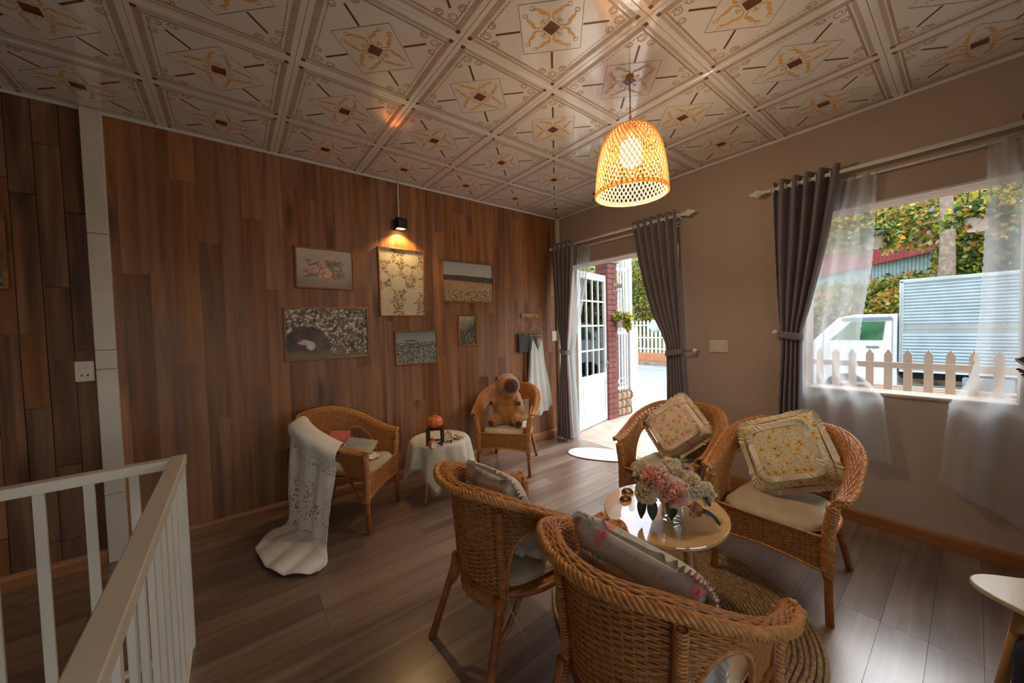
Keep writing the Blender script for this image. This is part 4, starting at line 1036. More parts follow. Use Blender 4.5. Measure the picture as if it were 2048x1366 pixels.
for k in range(4):
    b = MB(); b.tube([(.02,.01,.01),(.05+.01*k,-.01+.012*k,.02+.01*(k%2)),(.075,.03-.03*k,.012)], .003, 5); b.sphere((.075,.03-.03*k,.012),(.008,.006,.006),8,6); b.build('sprig', mk('dried sprig', srgb(150,112,72), .8), bw)
# ------------------------------------------------------------------ shawl, books and paper on the first chair
def shawl_mat():
    m, nt, b, out = newmat('white knitted shawl'); b.inputs['Roughness'].default_value = .9; b.inputs['Sheen Weight'].default_value = .3
    b.inputs['Base Color'].default_value = srgb(238,232,220)
    uv = nt.nodes.new('ShaderNodeUVMap'); sep = nt.nodes.new('ShaderNodeSeparateXYZ'); nt.links.new(uv.outputs[0], sep.inputs[0])
    def band(lo, hi): return math_(nt, 'MULTIPLY', math_(nt,'GREATER_THAN',sep.outputs[1],lo), math_(nt,'LESS_THAN',sep.outputs[1],hi))
    mp = nt.nodes.new('ShaderNodeMapping'); mp.inputs['Scale'].default_value = (34,90,1); nt.links.new(uv.outputs[0], mp.inputs[0])
    vo = N(nt, 'ShaderNodeTexVoronoi', Scale=1.0); nt.links.new(mp.outputs[0], vo.inputs['Vector'])
    h = math_(nt, 'LESS_THAN', vo.outputs['Distance'], .36); no = N(nt, 'ShaderNodeTexNoise', Scale=7.0); nt.links.new(uv.outputs[0], no.inputs['Vector'])
    bands = math_(nt, 'MAXIMUM', math_(nt,'MAXIMUM', band(.27,.345), math_(nt,'MULTIPLY',band(.46,.67),math_(nt,'GREATER_THAN',no.outputs[0],.45))), band(.725,.745))
    f_ = math_(nt, 'MULTIPLY', h, bands)
    tr_ = nt.nodes.new('ShaderNodeBsdfTransparent'); mx = nt.nodes.new('ShaderNodeMixShader'); nt.links.new(f_, mx.inputs[0]); nt.links.new(b.outputs[0], mx.inputs[1]); nt.links.new(tr_.outputs[0], mx.inputs[2]); nt.links.new(mx.outputs[0], out.inputs[0])
    n2 = N(nt, 'ShaderNodeTexNoise', Scale=240.0); nt.links.new(uv.outputs[0], n2.inputs['Vector']); bump(nt, b, n2.outputs[0], .5, .003)
    return m
xA, yA, aA, _ = chairs[0]; cA, sA = math.cos(aA), math.sin(aA); RA = np.array([[cA,-sA,0],[sA,cA,0],[0,0,1]]); OA = np.array([xA,yA,0])
nu, nv = 34, 90; G = np.zeros((nu,nv,3))
for i in range(nu):
    f_ = i/(nu-1); t_ = -.30-.50*f_
    pin, nin = shell(t_, .35); p1, n1_ = shell(t_, .78); p2, n2_ = shell(t_, .9); p3, n3_ = shell(t_, 1.0)
    _, _, ox_, oy_ = plan(t_, .25, 0, .25); on = np.array([float(ox_), float(oy_), 0])
    L2 = [pin-on*.014, p1-on*.012+np.array((0,0,.014)), p2+np.array((0,0,.026))+on*.004, p3+on*.036+np.array((0,0,.008))]
    L2 = [RA@q+OA for q in L2]; onw = RA@on
    foot = np.array([-3.035,-.30,.02])*(1-f_)+np.array([-2.885,-.78,.02])*f_
    top = L2[-1]; a1 = top*.8+foot*.2; a1[2] = top[2]-.12; a2 = top*.35+foot*.65; a2[2] = .30
    fl1 = np.array([-3.13,-.30,.012])*(1-f_)+np.array([-2.90,-.90,.012])*f_
    fl2 = np.array([-3.235,-.46,.010])*(1-f_)+np.array([-2.955,-.985,.010])*f_ + np.array([-.06,-.10,0])*math.sin(f_*PI)
    path = L2+[a1,a2,foot+np.array((.0,.0,.03)),fl1,fl2]
    kk = np.array([0,.06,.10,.14,.28,.55,.74,.86,1.0]); vv = np.linspace(0,1,nv); P = np.stack([crv(vv,[(k_,q[c_]) for k_,q in zip(kk,path)]) for c_ in range(3)],1)
    fold = np.sin(f_*17+vv*2)*.016+np.sin(f_*31-vv*3)*.006
    amp = np.clip((vv-.14)/.3,0,1)*(1-np.clip((vv-.74)/.1,0,1))
    P += onw[None,:]*(fold*amp)[:,None]; P[:,2] += np.clip((vv-.74)/.1,0,1)*np.abs(np.sin(f_*11+vv*9))*.018
    P[:,2] = np.maximum(P[:,2], .006); G[i] = P
b = MB(); b.grid(G, uv=True)
sh = tag(b.build('shawl', shawl_mat()), 'white knitted shawl hanging off a chair arm onto the floor', 'shawl')
sol = sh.modifiers.new('thickness','SOLIDIFY'); sol.thickness = .003; sol.offset = 0
def book(name, label, cat, c, d, rot, cover, group=None):
    root = empty(name, c, 0, label, cat, group, rot=rot)
    b = MB(); b.rbox((0,0,d[2]/2-.001),(d[0],d[1],.002),.0006); b.rbox((0,0,-d[2]/2+.001),(d[0],d[1],.002),.0006); b.rbox((-d[0]/2+.001,0,0),(.002,d[1],d[2]),.0006); b.build('cover', cover, root, False)
    b = MB(); b.rbox((0.001,0,0),(d[0]-.006,d[1]-.008,d[2]-.004),.0006); b.build('pages', mk('page paper', srgb(214,206,190), .8), root, False)
q1 = RA@np.array((.045,-.205,.615))+OA; book('book', 'pink covered book leaning against the shawl', 'book', q1, (.13,.19,.012), (math.radians(40),math.radians(8),aA+.5), mk('pink cover', srgb(196,96,92), .5))
q2 = RA@np.array((.195,-.205,.598))+OA; book('magazine', 'thin dark edged magazine resting on a rattan arm', 'magazine', q2, (.20,.13,.010), (math.radians(22),math.radians(10),aA+.12), mk('magazine cover', srgb(150,146,142), .35))
q3 = RA@np.array((.15,-.02,.434))+OA; b = MB(); n = 13; qq = np.linspace(-1,1,n); U_,V_ = np.meshgrid(qq,qq,indexing='ij')
b.grid(np.stack([U_*.075, V_*.035, .012+.012*np.sin(U_*5)*np.cos(V_*4)+.006*np.sin(V_*9)],-1)); b.grid(np.stack([U_*.075, V_*.035, 0*U_],-1), flip=True)
o = b.build('napkin', mk('white tissue', srgb(226,220,206), .9), None, True, q3, (0,0,aA+.9)); tag(o, 'crumpled white tissue lying on a seat pad', 'tissue')

# ------------------------------------------------------------------ plush capybara
def fur(name, c, var=.18):
    return mk(name, c, .95, var=var, vs=45, bmp=.8, bs_=320, sheen=.5)
tan = fur('tan plush', srgb(176,116,56)); dkp = fur('dark brown plush', srgb(84,48,36)); 
xB, yB, aB, _ = chairs[1]
cap = empty('plush_capybara', (xB+.01*math.cos(aB), yB+.01*math.sin(aB), SEAT_Z+.048), aB, 'tan plush capybara sitting upright in a rattan chair', 'plush toy')
b = MB()
b.sphere((-.01,0,.13),(.135,.165,.15),24,16); b.sphere((.0,0,.24),(.12,.135,.13),24,16)
hR = rotm(0,0,math.radians(28)); hd = np.array((.02,.0,.385))
b.sphere(hd,(.12,.122,.115),24,16); b.sphere(hd+hR@np.array((.085,0,.01)),(.10,.100,.092),24,16,0,hR); b.sphere(hd+hR@np.array((-.01,0,.045)),(.085,.09,.075),20,14,0,hR)
for s_ in (-1,1):
    b.sphere((.085,s_*.105,.062),(.085,.058,.062),18,12,0,rotm(0,0,s_*.35)); b.sphere((.135,s_*.125,.045),(.045,.045,.045),16,10)
    b.sphere((.075,s_*.125,.245),(.062,.034,.034),16,10,0,rotm(0,.35,s_*.45)); b.sphere((.115,s_*.132,.235),(.032,.032,.032),14,10)
body = b.build('body', tan, cap)
rm = body.modifiers.new('remesh','REMESH'); rm.mode = 'VOXEL'; rm.voxel_size = .008; rm.use_smooth_shade = True
sm = body.modifiers.new('smooth','SMOOTH'); sm.factor = .6; sm.iterations = 8
b = MB(); b.sphere(hd+hR@np.array((.152,0,.018)),(.040,.075,.070),20,14,0,hR); b.build('muzzle', dkp, cap)
for s_ in (-1,1):
    b = MB(); b.sphere(hd+hR@np.array((-.05,s_*.092,.062)),(.022,.020,.028),12,8,0,hR); b.build('ear', dkp, cap)
    b = MB(); t = np.linspace(-.9,.9,8); P = np.stack([.052+0*t, s_*(.106+.002*np.cos(t)), .066+.0*t],1); P[:,0] += .022*np.sin(t); P[:,2] += .006*np.cos(t); P = (hR@P.T).T+hd; b.tube(P, .004, 6); b.build('closed_eye', MT['black'], cap)
    b = MB(); b.sphere((.172,s_*.135,.045),(.014,.032,.030),14,10); b.build('foot_pad', dkp, cap)
    b = MB(); b.sphere((.138,s_*.137,.232),(.013,.020,.020),14,10); b.build('paw_pad', dkp, cap)
# pale back cushion with bent corners behind the toy
b = MB(); n = 15; q = np.linspace(-1,1,n); U_,V_ = np.meshgrid(q,q,indexing='ij'); hz = .035*np.sqrt(np.clip((1-U_**4)*(1-V_**4),0,1))
cloth_p = np.stack([-.165+hz-.02*V_, U_*.18, .10+V_*.10+.02*np.abs(U_)**3*V_],-1); cb2 = cloth_p.copy(); cb2[...,0] = -.165-hz-.02*V_
b.grid(cloth_p); b.grid(cb2, flip=True); o = b.build('back_cushion', mk('pale cushion', srgb(196,186,166), .9, var=.05), None, True, (xB,yB,SEAT_Z+.048), (0,0,aB)); tag(o, 'pale back cushion squeezed behind the plush capybara', 'cushion')

# ------------------------------------------------------------------ pendant lamps of woven bamboo
bamboo = mk('bamboo strip', srgb(206,150,88), .5, var=.14, vs=30, spec=.4)
_m, _nt, _b, _o = newmat('bamboo strip lit')
_b.inputs['Base Color'].default_value = srgb(226,188,136); _b.inputs['Roughness'].default_value = .5
_tl = _nt.nodes.new('ShaderNodeBsdfTranslucent'); _tl.inputs[0].default_value = srgb(236,200,146)
_mx = _nt.nodes.new('ShaderNodeMixShader'); _mx.inputs[0].default_value = .45
_nt.links.new(_b.outputs[0], _mx.inputs[1]); _nt.links.new(_tl.outputs[0], _mx.inputs[2]); _nt.links.new(_mx.outputs[0], _o.inputs[0]); bamboo = _m
bulbm = mk('lamp bulb', (1,.95,.88,1), .4, emit=(1,.93,.80,1), es=6)
def shade_prof(v):   # v 0 top .. 1 rim
    th = v
    r_ = crv(v, [(0,.016),(.06,.055),(.16,.105),(.32,.146),(.55,.172),(.8,.186),(1,.192)])
    z = crv(v, [(0,0),(.06,-.006),(.16,-.032),(.32,-.092),(.55,-.190),(.8,-.297),(1,-.375)]); return r_, z
def make_pendant():
    root = empty('pendant_lamp')
    b = MB(); K = 46; vs = np.linspace(0.03,1,44); r_, z = shade_prof(vs)
    for dr in (-1,1):
        for k in range(K):
            a = k*2*PI/K + dr*(vs-.5)*1.3; rr = r_+dr*.0018
            P = np.stack([rr*np.cos(a), rr*np.sin(a), z],1); b.tube(P, .0034, 4, caps=False)
    b.build('woven_shade', bamboo, root)
    b = MB(); b.torus((0,0,-.375), .192, .006, 'z', 64, 6); b.torus((0,0,-.362), .191, .005, 'z', 64, 6); b.build('rim_hoop', bamboo, root)
    b = MB(); b.lathe([(0,.004),(.02,.002),(.022,-.006),(0,-.01)], 20); b.build('cap', bamboo, root)
    b = MB(); b.lathe([(0,-.088),(.042,-.089),(.053,-.096),(.056,-.11),(.056,-.195),(.051,-.208),(.040,-.213),(0,-.213)], 32); b.build('bulb', bulbm, root)
    b = MB(); b.lathe([(0,-.005),(.018,-.005),(.02,-.08),(0,-.08)], 16); b.build('socket', MT['white'], root)
    b = MB(); b.lathe([(.0,.055),(.006,.054),(.011,.035),(.016,.012),(.016,.0)], 16, cap=False); b.build('cord_grip', MT['glass'], root)
    b = MB(); b.tube([(0,0,.0),(.0005,0,.12),(0,0,.262)], .0032, 8); b.build('cord', mk('amber cord', srgb(190,128,64), .5), root)
    b = MB(); b.lathe([(0,.262),(.02,.262),(.022,.256),(.008,.246),(0,.246)], 16); b.build('canopy', bamboo, root)
    return root
pend = make_pendant()
def plight(o, e, col_):
    d = bpy.data.lights.new('pendant_light','POINT'); d.energy = e; d.color = col_; d.shadow_soft_size = .07
    link('lamp_light', d, o, (0,0,-.27))
pend.location = (-1.515,-2.072,2.469); tag(pend, 'woven bamboo pendant lamp glowing over the coffee table', 'lamp')
plight(pend, 20, (1,.78,.54))

# ------------------------------------------------------------------ curtains
RODX, RODZ = -.125, 2.335
def rod(label, y0, y1, x, z, r_=.0125, finials=True):
    root = empty('curtain_rod', (x,(y0+y1)/2,z), 0, label, 'curtain rod')
    h = abs(y1-y0)/2
    b = MB(); b.tube([(0,-h,0),(0,h,0)], r_, 12); b.build('pole', MT['white'], root)
    for s_ in (-1,1):
        if finials:
            b = MB(); prof = [(.0125,0),(.02,.004),(.02,.012),(.012,.016),(.016,.022),(.03,.045),(.030,.055),(.02,.072),(.012,.08),(.014,.086),(.012,.098),(0,.108)]
            b.lathe(prof, 20); o = b.build('finial', MT['white'], root, True, (0,s_*h,0), (-s_*PI/2,0,0))
        b = MB(); b.tube([(0,s_*(h-.035),-.012),(.05,s_*(h-.035),-.02),(-x-.004,s_*(h-.035),-.02)], .006, 8); b.lathe([(0,0),(.02,0),(.02,.006),(0,.006)], 14, (-x-.006,s_*(h-.035),-.023)); b.torus((0,s_*(h-.035),0), r_+.004, .004, 'y', 16, 6); b.build('bracket', MT['white'], root)
    return root
rod('white curtain pole with finials over the doorway', -.03, -1.665, RODX, RODZ)
rod('white curtain pole with finials over the window', -2.285, -3.62, RODX, RODZ)
rod('thin inner pole for the voile over the doorway', -.06, -1.60, -.06, RODZ-.045, .008, False)
rod('thin inner pole for the voile over the window', -2.36, -3.58, -.06, RODZ-.045, .008, False)
def curtain(name, label, mt, zt, zb, L, Rr, xc, amp, folds, edge_mat=None, tie=None, nz=70, nu=150, cat='curtain', scal=False, zbf=None, xf=None, seed=0):
    """L, Rr: lists (z, y) of the two edges; amp(z) fold depth"""
    root = empty(name, (xc, L[-1][1], zb), 0, label, cat); org = np.array([xc, L[-1][1], zb])
    zz = np.linspace(0,1,nz); G = np.zeros((nu,nz,3)); us = np.linspace(0,1,nu)
    Ls, Rs = sorted(L), sorted(Rr); rgc = np.random.default_rng(seed); ph0 = rgc.uniform(0,6)
    for i, u_ in enumerate(us):
        zb_i = zb if zbf is None else zbf(u_); z = zt+(zb_i-zt)*zz
        yl, yr = (crv(z, Ls), crv(z, Rs)) if not scal else (np.interp(z, [p[0] for p in Ls], [p[1] for p in Ls]), np.interp(z, [p[0] for p in Rs], [p[1] for p in Rs]))
        um = u_+.010*np.sin(u_*9+z*2+ph0)
        y_ = yl+(yr-yl)*um
        if scal: y_ = y_ + (abs(math.sin(0)) if 0 < u_ < 1 else 0)
        x_ = np.array([amp(q) for q in z])*np.sin(2*PI*folds*u_+ph0*.0+.5*np.sin(z*1.3+ph0)) + (xf(u_, z) if xf else 0)
        if scal and u_ in (0.0, 1.0): pass
        G[i] = np.stack([x_, y_-org[1], z-zb],1)
    if scal:   # scalloped free edges
        zc = G[:, :, 2]
        e = -1 if scal == 'right' else 0
        G[e,:,1] += (.006*np.abs(np.sin(G[e,:,2]*PI/.028)))*(-1 if e == -1 else 1)
        G[:,-1,2] -= .008*np.abs(np.sin(us*PI*folds*6))
    b = MB(); b.grid(G); o = b.build('fabric', mt, root)
    return root, G
lilac = mk('pale curtain edging', srgb(178,168,178), .8)
def scallops(root, G, col, m=lilac, step=.022, r_=.007):
    E_ = G[col]; L = np.r_[0,np.cumsum(np.linalg.norm(np.diff(E_,axis=0),axis=1))]; q = np.arange(0,L[-1],step); P = np.stack([np.interp(q,L,E_[:,c]) for c in range(3)],1)
    b = MB()
    for p in P: b.sphere(p, (r_*.5,r_,r_), 7, 5)
    b.build('scalloped_edge', m, root)
def tieback(label, y0, y1, z, x, knob, mt):
    root = empty('curtain_tieback', (x,(y0+y1)/2,z), 0, label, 'tieback'); h = abs(y1-y0)/2+.008
    n = 40; a = np.arange(n)*2*PI/n; G = np.zeros((n,5,3))
    for j in range(5):
        G[:,j] = np.stack([.052*np.cos(a), h*np.sin(a), (j-2)*.0125+.012*np.sin(a)*np.sign(knob-(y0+y1)/2)],1); G[:,j,:2] *= 1+.02*(1-(j-2)**2/4)
    b = MB(); b.grid(G, cu=True); o = b.build('band', mt, root); s_ = o.modifiers.new('t','SOLIDIFY'); s_.thickness = .004
    ky = knob-(y0+y1)/2
    b = MB(); b.tube([(.02,np.sign(ky)*h*.9,.012),(-x-.05+.0,ky,.02)], .007, 6); b.build('loop', mt, root)
    b = MB(); b.tube([(-x-.004,ky,.02),(-x-.07,ky,.02)], .006, 8); b.sphere((-x-.075,ky,.02), .018, 14, 10); b.lathe([(0,0),(.02,0),(.02,.006),(0,.006)],14,(-x-.006,ky,.017)); b.build('knob', MT['white'], root)
A1 = lambda zt_: (lambda z: .042 if z > 2.25 else (.042*(.40+.60*abs(z-zt_)/(2.25-zt_)) if z > zt_ else .042*(.40+.45*min(1,(zt_-z)/.7))))
def rings(root_name, ys, lab):
    pass
def drape(label, L, Rr, tz, folds, ringy, seed, edge=None):
    root, G = curtain('drape', label, MT['drape'], 2.385, .015, L, Rr, RODX, A1(tz), folds, nu=170, seed=seed)
    o = [c for c in root.children if c.name.startswith('fabric')][0]; s_ = o.modifiers.new('t','SOLIDIFY'); s_.thickness = .003
    n = int(folds*2); org = np.array(root.location)
    for k in range(n+1):
        u_ = min(.985, max(.015, k/n)); y_ = np.interp(u_, np.linspace(0,1,170), G[:,3,1])
        b = MB(); b.torus((0,y_,RODZ-org[2]), .021, .0055, 'y', 20, 6); b.build('eyelet', MT['white'], root)
    if edge is not None: scallops(root, G, edge)
    return root
drape('mauve grey drape tied back beside the oak wall', [(2.385,-.035),(1.9,-.06),(1.4,-.115),(1.07,-.155),(.6,-.10),(.015,-.05)], [(2.385,-.40),(1.9,-.355),(1.4,-.295),(1.07,-.262),(.6,-.29),(.015,-.33)], 1.07, 5, 0, 1, -1)
drape('mauve grey drape tied back between the doorway and window', [(2.385,-1.165),(1.9,-1.255),(1.5,-1.36),(1.12,-1.50),(.6,-1.50),(.015,-1.49)], [(2.385,-1.61),(1.9,-1.625),(1.5,-1.645),(1.12,-1.655),(.6,-1.70),(.015,-1.73)], 1.12, 6, 0, 2, -1)
drape('mauve grey drape tied back beside the window', [(2.385,-2.335),(1.9,-2.345),(1.5,-2.36),(1.25,-2.375),(.8,-2.36),(.015,-2.35)], [(2.385,-2.70),(1.9,-2.635),(1.5,-2.555),(1.25,-2.505),(.8,-2.505),(.015,-2.51)], 1.25, 5, 0, 3, 0)
drape('mauve grey drape on the far side of the window', [(2.385,-3.385),(1.9,-3.44),(1.5,-3.50),(1.25,-3.54),(.8,-3.52),(.015,-3.50)], [(2.385,-3.60),(1.9,-3.61),(1.5,-3.62),(1.25,-3.63),(.8,-3.66),(.015,-3.68)], 1.25, 5, 0, 4)
tieback('grey band holding the drape beside the oak wall', -.155,-.262,1.07,RODX,-.10,MT['drape'])
tieback('grey band holding the drape between doorway and window', -1.50,-1.655,1.115,RODX,-1.735,MT['drape'])
tieback('grey band holding the drape beside the window', -2.375,-2.505,1.27,RODX,-2.33,MT['drape'])
hs = lambda z: .018 if z > 1.2 else .024
curtain('voile_curtain', 'sheer white voile gathered beside the oak wall drape', MT['sheer'], 2.30, .02, [(2.30,-.38),(1.9,-.34),(1.4,-.29),(1.07,-.24),(.6,-.26),(.02,-.29)], [(2.30,-.585),(1.9,-.52),(1.5,-.42),(1.07,-.285),(.6,-.33),(.02,-.37)], -.062, hs, 4, scal='right', nz=110, seed=5)
curtain('voile_curtain', 'sheer white voile falling beside the window drape', MT['sheer'], 2.30, .47, [(2.30,-2.64),(1.9,-2.56),(1.4,-2.48),(1.1,-2.44),(.47,-2.42)], [(2.30,-2.862),(1.9,-2.852),(1.71,-2.842),(1.4,-2.80),(1.10,-2.772),(1.0,-2.80),(.883,-2.895),(.47,-2.945)], -.07, hs, 3.5, scal='right', nz=110, seed=6, zbf=lambda u_: .47+.10*(1-u_), xf=lambda u_, z: -.05*np.clip((1.1-z)/.6,0,1)*u_)
curtain('voile_curtain', 'sheer white voile billowing over the far end of the sill', MT['sheer'], 2.30, .22, [(2.30,-3.285),(1.9,-3.285),(1.71,-3.282),(1.4,-3.275),(1.10,-3.258),(1.0,-3.235),(.883,-3.175),(.42,-3.135),(.2,-3.13)], [(2.30,-3.50),(1.9,-3.56),(1.4,-3.62),(1.1,-3.64),(.883,-3.62),(.2,-3.62)], -.07, hs, 3, scal='left', nz=110, seed=8, zbf=lambda u_: .43-.28*u_, xf=lambda u_, z: -.04*np.clip((1.1-z)/.6,0,1)*(1-u_))
# ------------------------------------------------------------------ glazed door leaf, opened outward
hx, hy = .19, -.125; ex_, ey_ = 1.02, .045
da = math.atan2(ey_-hy, ex_-hx); DWd = math.hypot(ex_-hx, ey_-hy); DH = 2.08
door = empty('door_1', (hx,hy,.012), da, 'white half-glazed door leaf standing open to the yard', 'door', kind='structure')
dw = mk('door paint', srgb(222,228,224), .4, var=.04, vs=4)
def dbox(name, x0, x1, z0, z1, t=.038, m=dw, yo=0, bev=.003): b = MB(); b.rbox(((x0+x1)/2,yo,(z0+z1)/2),(x1-x0,t,z1-z0),bev); return b.build(name, m, door, False)
sw_ = .085
dbox('stile', 0, sw_, 0, DH); dbox('stile', DWd-sw_, DWd, 0, DH); dbox('rail', sw_, DWd-sw_, DH-.09, DH); dbox('rail', sw_, DWd-sw_, .60, .69); dbox('rail', sw_, DWd-sw_, 0, .13)
dbox('panel', sw_, DWd-sw_, .13, .60, .016); pn = dbox('panel_molding', sw_+.05, DWd-sw_-.05, .18, .55, .028)
gz = [.69, 1.03, 1.365, 1.70, DH-.09]; gx_ = np.linspace(sw_, DWd-sw_, 5)
for k in (1,2,3): dbox('muntin', gx_[k]-.011, gx_[k]+.011, .69, DH-.09, .024)
for k in (1,2,3):
    for i in range(4): dbox('muntin', gx_[i]+.011, gx_[i+1]-.011, gz[k]-.011, gz[k]+.011, .022)
for i in range(4):
    for k in range(4): dbox('pane', gx_[i]+.009, gx_[i+1]-.009, gz[k]+.009, gz[k+1]-.009, .004, MT['glass'], 0, .0005)
mm_ = mk('door hardware', srgb(150,150,146), .3, .9)
b = MB(); b.rbox((DWd-.04,-.028,.80),(.03,.018,.12),.004); b.tube([(DWd-.04,-.03,.83),(DWd-.04,-.06,.83),(DWd-.12,-.06,.83)],.007,8); b.build('handle', mm_, door)
b = MB(); b.rbox((DWd-.03,-.024,.55),(.05,.012,.03),.003); b.build('latch', mm_, door)
# ------------------------------------------------------------------ yard, road, hillside
conc = mk('yard concrete', srgb(196,172,158), .8, var=.12, vs=5, bmp=.2, bs_=60)
b = MB(); b.box((1.05,-1.9,-.065),(2.09,9.0,.129)); tag(b.build('ground_yard', conc, None, False), 'pinkish concrete yard outside the doorway', 'ground', kind='structure')
b = MB(); b.box((2.15,-1.5,-.07),(.16,26,.1)); tag(b.build('ground_kerb', mk('kerb stone', srgb(206,204,198),.8,var=.1), None, False), 'pale kerb between the yard and the road', 'kerb', kind='structure')
asph = mk('asphalt', srgb(150,158,158), .85, var=.12, vs=14, bmp=.3, bs_=160)
b = MB(); b.box((5.4,0,-.13),(6.5,60,.1)); road = tag(b.build('ground_road', asph, None, False), 'grey asphalt street in front of the house', 'road', kind='structure')
wl_ = mk('road paint', srgb(226,226,220), .7, var=.08)
for x_ in (5.15, 7.9):
    b = MB(); b.box((x_,0,-.0785),(.10,60,.003)); b.build('road_line', wl_, road, False)
b = MB(); b.box((9.6,0,-.12),(2.0,60,.16)); tag(b.build('ground_verge', mk('verge earth', srgb(150,128,100),.95,var=.3,vs=4,bmp=.6,bs_=30), None, False), 'earth verge across the street', 'ground', kind='structure')
b = MB(); n = 40; xs_ = np.linspace(10.4,34,n); ys_ = np.linspace(-40,40,n); X_,Y_ = np.meshgrid(xs_,ys_,indexing='ij'); b.grid(np.stack([X_,Y_,-.1+np.clip(X_-12.5,0,None)*.75+.8*np.sin(Y_*.35)*np.clip((X_-12.5)/6,0,1)],-1))
tag(b.build('ground_hill', mk('hillside scrub', srgb(112,116,70),.95,var=.5,vs=2.2,bmp=.8,bs_=6), None), 'scrubby hillside rising beyond the street', 'hill', kind='structure')

# brick pillar by the gate
pil = empty('brick_pillar', (1.10,.10,0), 0, 'dull red brick pillar at the end of the open door', 'pillar')
brk = mk('dull red brick', srgb(132,82,76), .8, var=.15, vs=16, rand=.15, bmp=.3, bs_=80); mort = mk('mortar', srgb(120,92,82), .9)
b = MB(); b.box((0,0,1.14),(.20,.20,2.28)); b.build('core', mort, pil, False)
bb = MB(); bb.rbox((0,0,0),(1,1,1),.03); bme = bb.mesh('brick', brk, False)
for k in range(30):
    z_ = .038+k*.076
    if k % 2: spans = [(-.11,.11)]
    else: spans = [(-.11,-.003),(.003,.11)]
    for a_, c_ in spans: link('brick', bme, pil, ((a_+c_)/2,0,z_), None, (c_-a_,.222,.068))
b = MB(); b.box((0,0,2.33),(.26,.26,.10)); b.build('cap', mk('pillar cap stone', srgb(130,128,126),.8), pil, False)
# porch beam stub above the pillar
b = MB(); b.box((.72,.10,2.44),(1.0,.24,.16)); tag(b.build('porch_beam', mk('grey render', srgb(126,120,118),.85), None, False), 'grey rendered beam resting on the brick pillar', 'beam')
# louvred shutter behind the glazed door
lv = empty('louvred_shutter', (.62,.34,0), 0, 'grey louvred shutter seen through the open door glass', 'shutter')
lg = mk('grey louvre', srgb(126,126,122), .6)
for s_ in (-1,1):
    b = MB(); b.rbox((s_*.36,0,1.05),(.05,.04,2.1),.003); b.build('stile', lg, lv, False)
for z_ in (.03,.62,2.07):
    b = MB(); b.rbox((0,0,z_),(.67,.035,.07),.003); b.build('rail', lg, lv, False)
sl = MB(); sl.rbox((0,0,0),(.67,.045,.008),.002,rotm(.6,0,0)); slm = sl.mesh('slat', lg, False)
for k in range(38): link('slat', slm, lv, (0,0,.68+k*.036))
b = MB(); b.box((0,.0,.33),(.67,.012,.52)); b.build('lower_panel', mk('brown shutter board', srgb(96,70,58),.7), lv, False)
# stone plinth with white bars
stn = mk('rough stone', srgb(168,148,122), .9, var=.3, vs=9, rand=.18, bmp=.8, bs_=30)
sp = empty('stone_plinth', (1.40,.10,0), 0, 'low rough stone plinth under the white bars', 'wall')
b = MB(); b.box((0,0,.18),(.38,.16,.36)); b.build('core', mort, sp, False)
random.seed(21)
for k in range(3):
    x_ = -.195
    while x_ < .18:
        w = random.uniform(.09,.15); w = min(w, .2-x_)
        s_ = MB(); s_.rbox((0,0,0),(w-.012,.19+random.uniform(0,.03),.108),.02,rotm(0,random.uniform(-.06,.06),0)); s_.build('stone', stn, sp, False, (x_+w/2,0,.06+k*.12)); x_ += w
gp = empty('barred_screen', (1.40,.08,.36), 0, 'white barred metal screen standing on the stone plinth', 'screen')
gw = mk('white gate paint', srgb(226,230,228), .45, var=.06, vs=6)
for k in range(6):
    b = MB(); b.rbox((-.17+k*.068,0,1.05),(.028,.022,2.1),.003); b.build('bar', gw, gp, False)
for z_ in (.05,.9,1.87):
    b = MB(); b.rbox((0,0.012,z_),(.40,.03,.05),.003); b.build('rail', gw, gp, False)
for k in range(3):
    b = MB(); b.torus((-.12+k*.1,-.01,.16), .045, .006, 'y', 20, 6); b.build('scroll', gw, gp)
b = MB(); b.rbox((1.645,.08,1.3),(.07,.07,2.6),.005); tag(b.build('gate_post', gw, None, False), 'tall white square gate post beside the barred screen', 'post')
gl = empty('gate_leaf', (1.95,.16,0), math.radians(62), 'white sheet metal gate leaf swung open to the street', 'gate')
b = MB(); b.rbox((.2,0,.72),(.40,.035,1.16),.004); b.build('sheet', gw, gl, False)
for x_ in (0,.4):
    b = MB(); b.rbox((x_,0,.68),(.04,.045,1.32),.004); b.build('stile', gw, gl, False)
b = MB(); t = np.linspace(0,PI/2,10); b.tube(np.stack([.0+.42*np.sin(t)*.3+.1,0*t-.03,.14+.5*(1-np.cos(t))],1), .010, 6); b.build('stay', MT['black'], gl)

# ------------------------------------------------------------------ leaves
def leafcloud(centers, radii, n, size, rgl, droop=0.0):
    """n leaves spread through ellipsoid clusters; returns verts (n*4,3)"""
    k = len(centers); ci = rgl.integers(0,k,n); d = rgl.normal(size=(n,3)); d /= np.linalg.norm(d,axis=1)[:,None]
    r_ = rgl.random(n)**.45; P = np.array(centers)[ci]+d*np.array(radii)[ci]*r_[:,None]
    a = rgl.normal(size=(n,3)); a[:,2] -= droop; a /= np.linalg.norm(a,axis=1)[:,None]; bb_ = np.cross(a, rgl.normal(size=(n,3))); bb_ /= np.linalg.norm(bb_,axis=1)[:,None]
    s_ = size*rgl.uniform(.6,1.3,n)[:,None]; cc = np.cross(a,bb_)
    V = np.stack([P, P+a*s_*.5+bb_*s_*.32+cc*s_*.08, P+a*s_, P+a*s_*.5-bb_*s_*.32+cc*s_*.08],1); return V.reshape(-1,3)
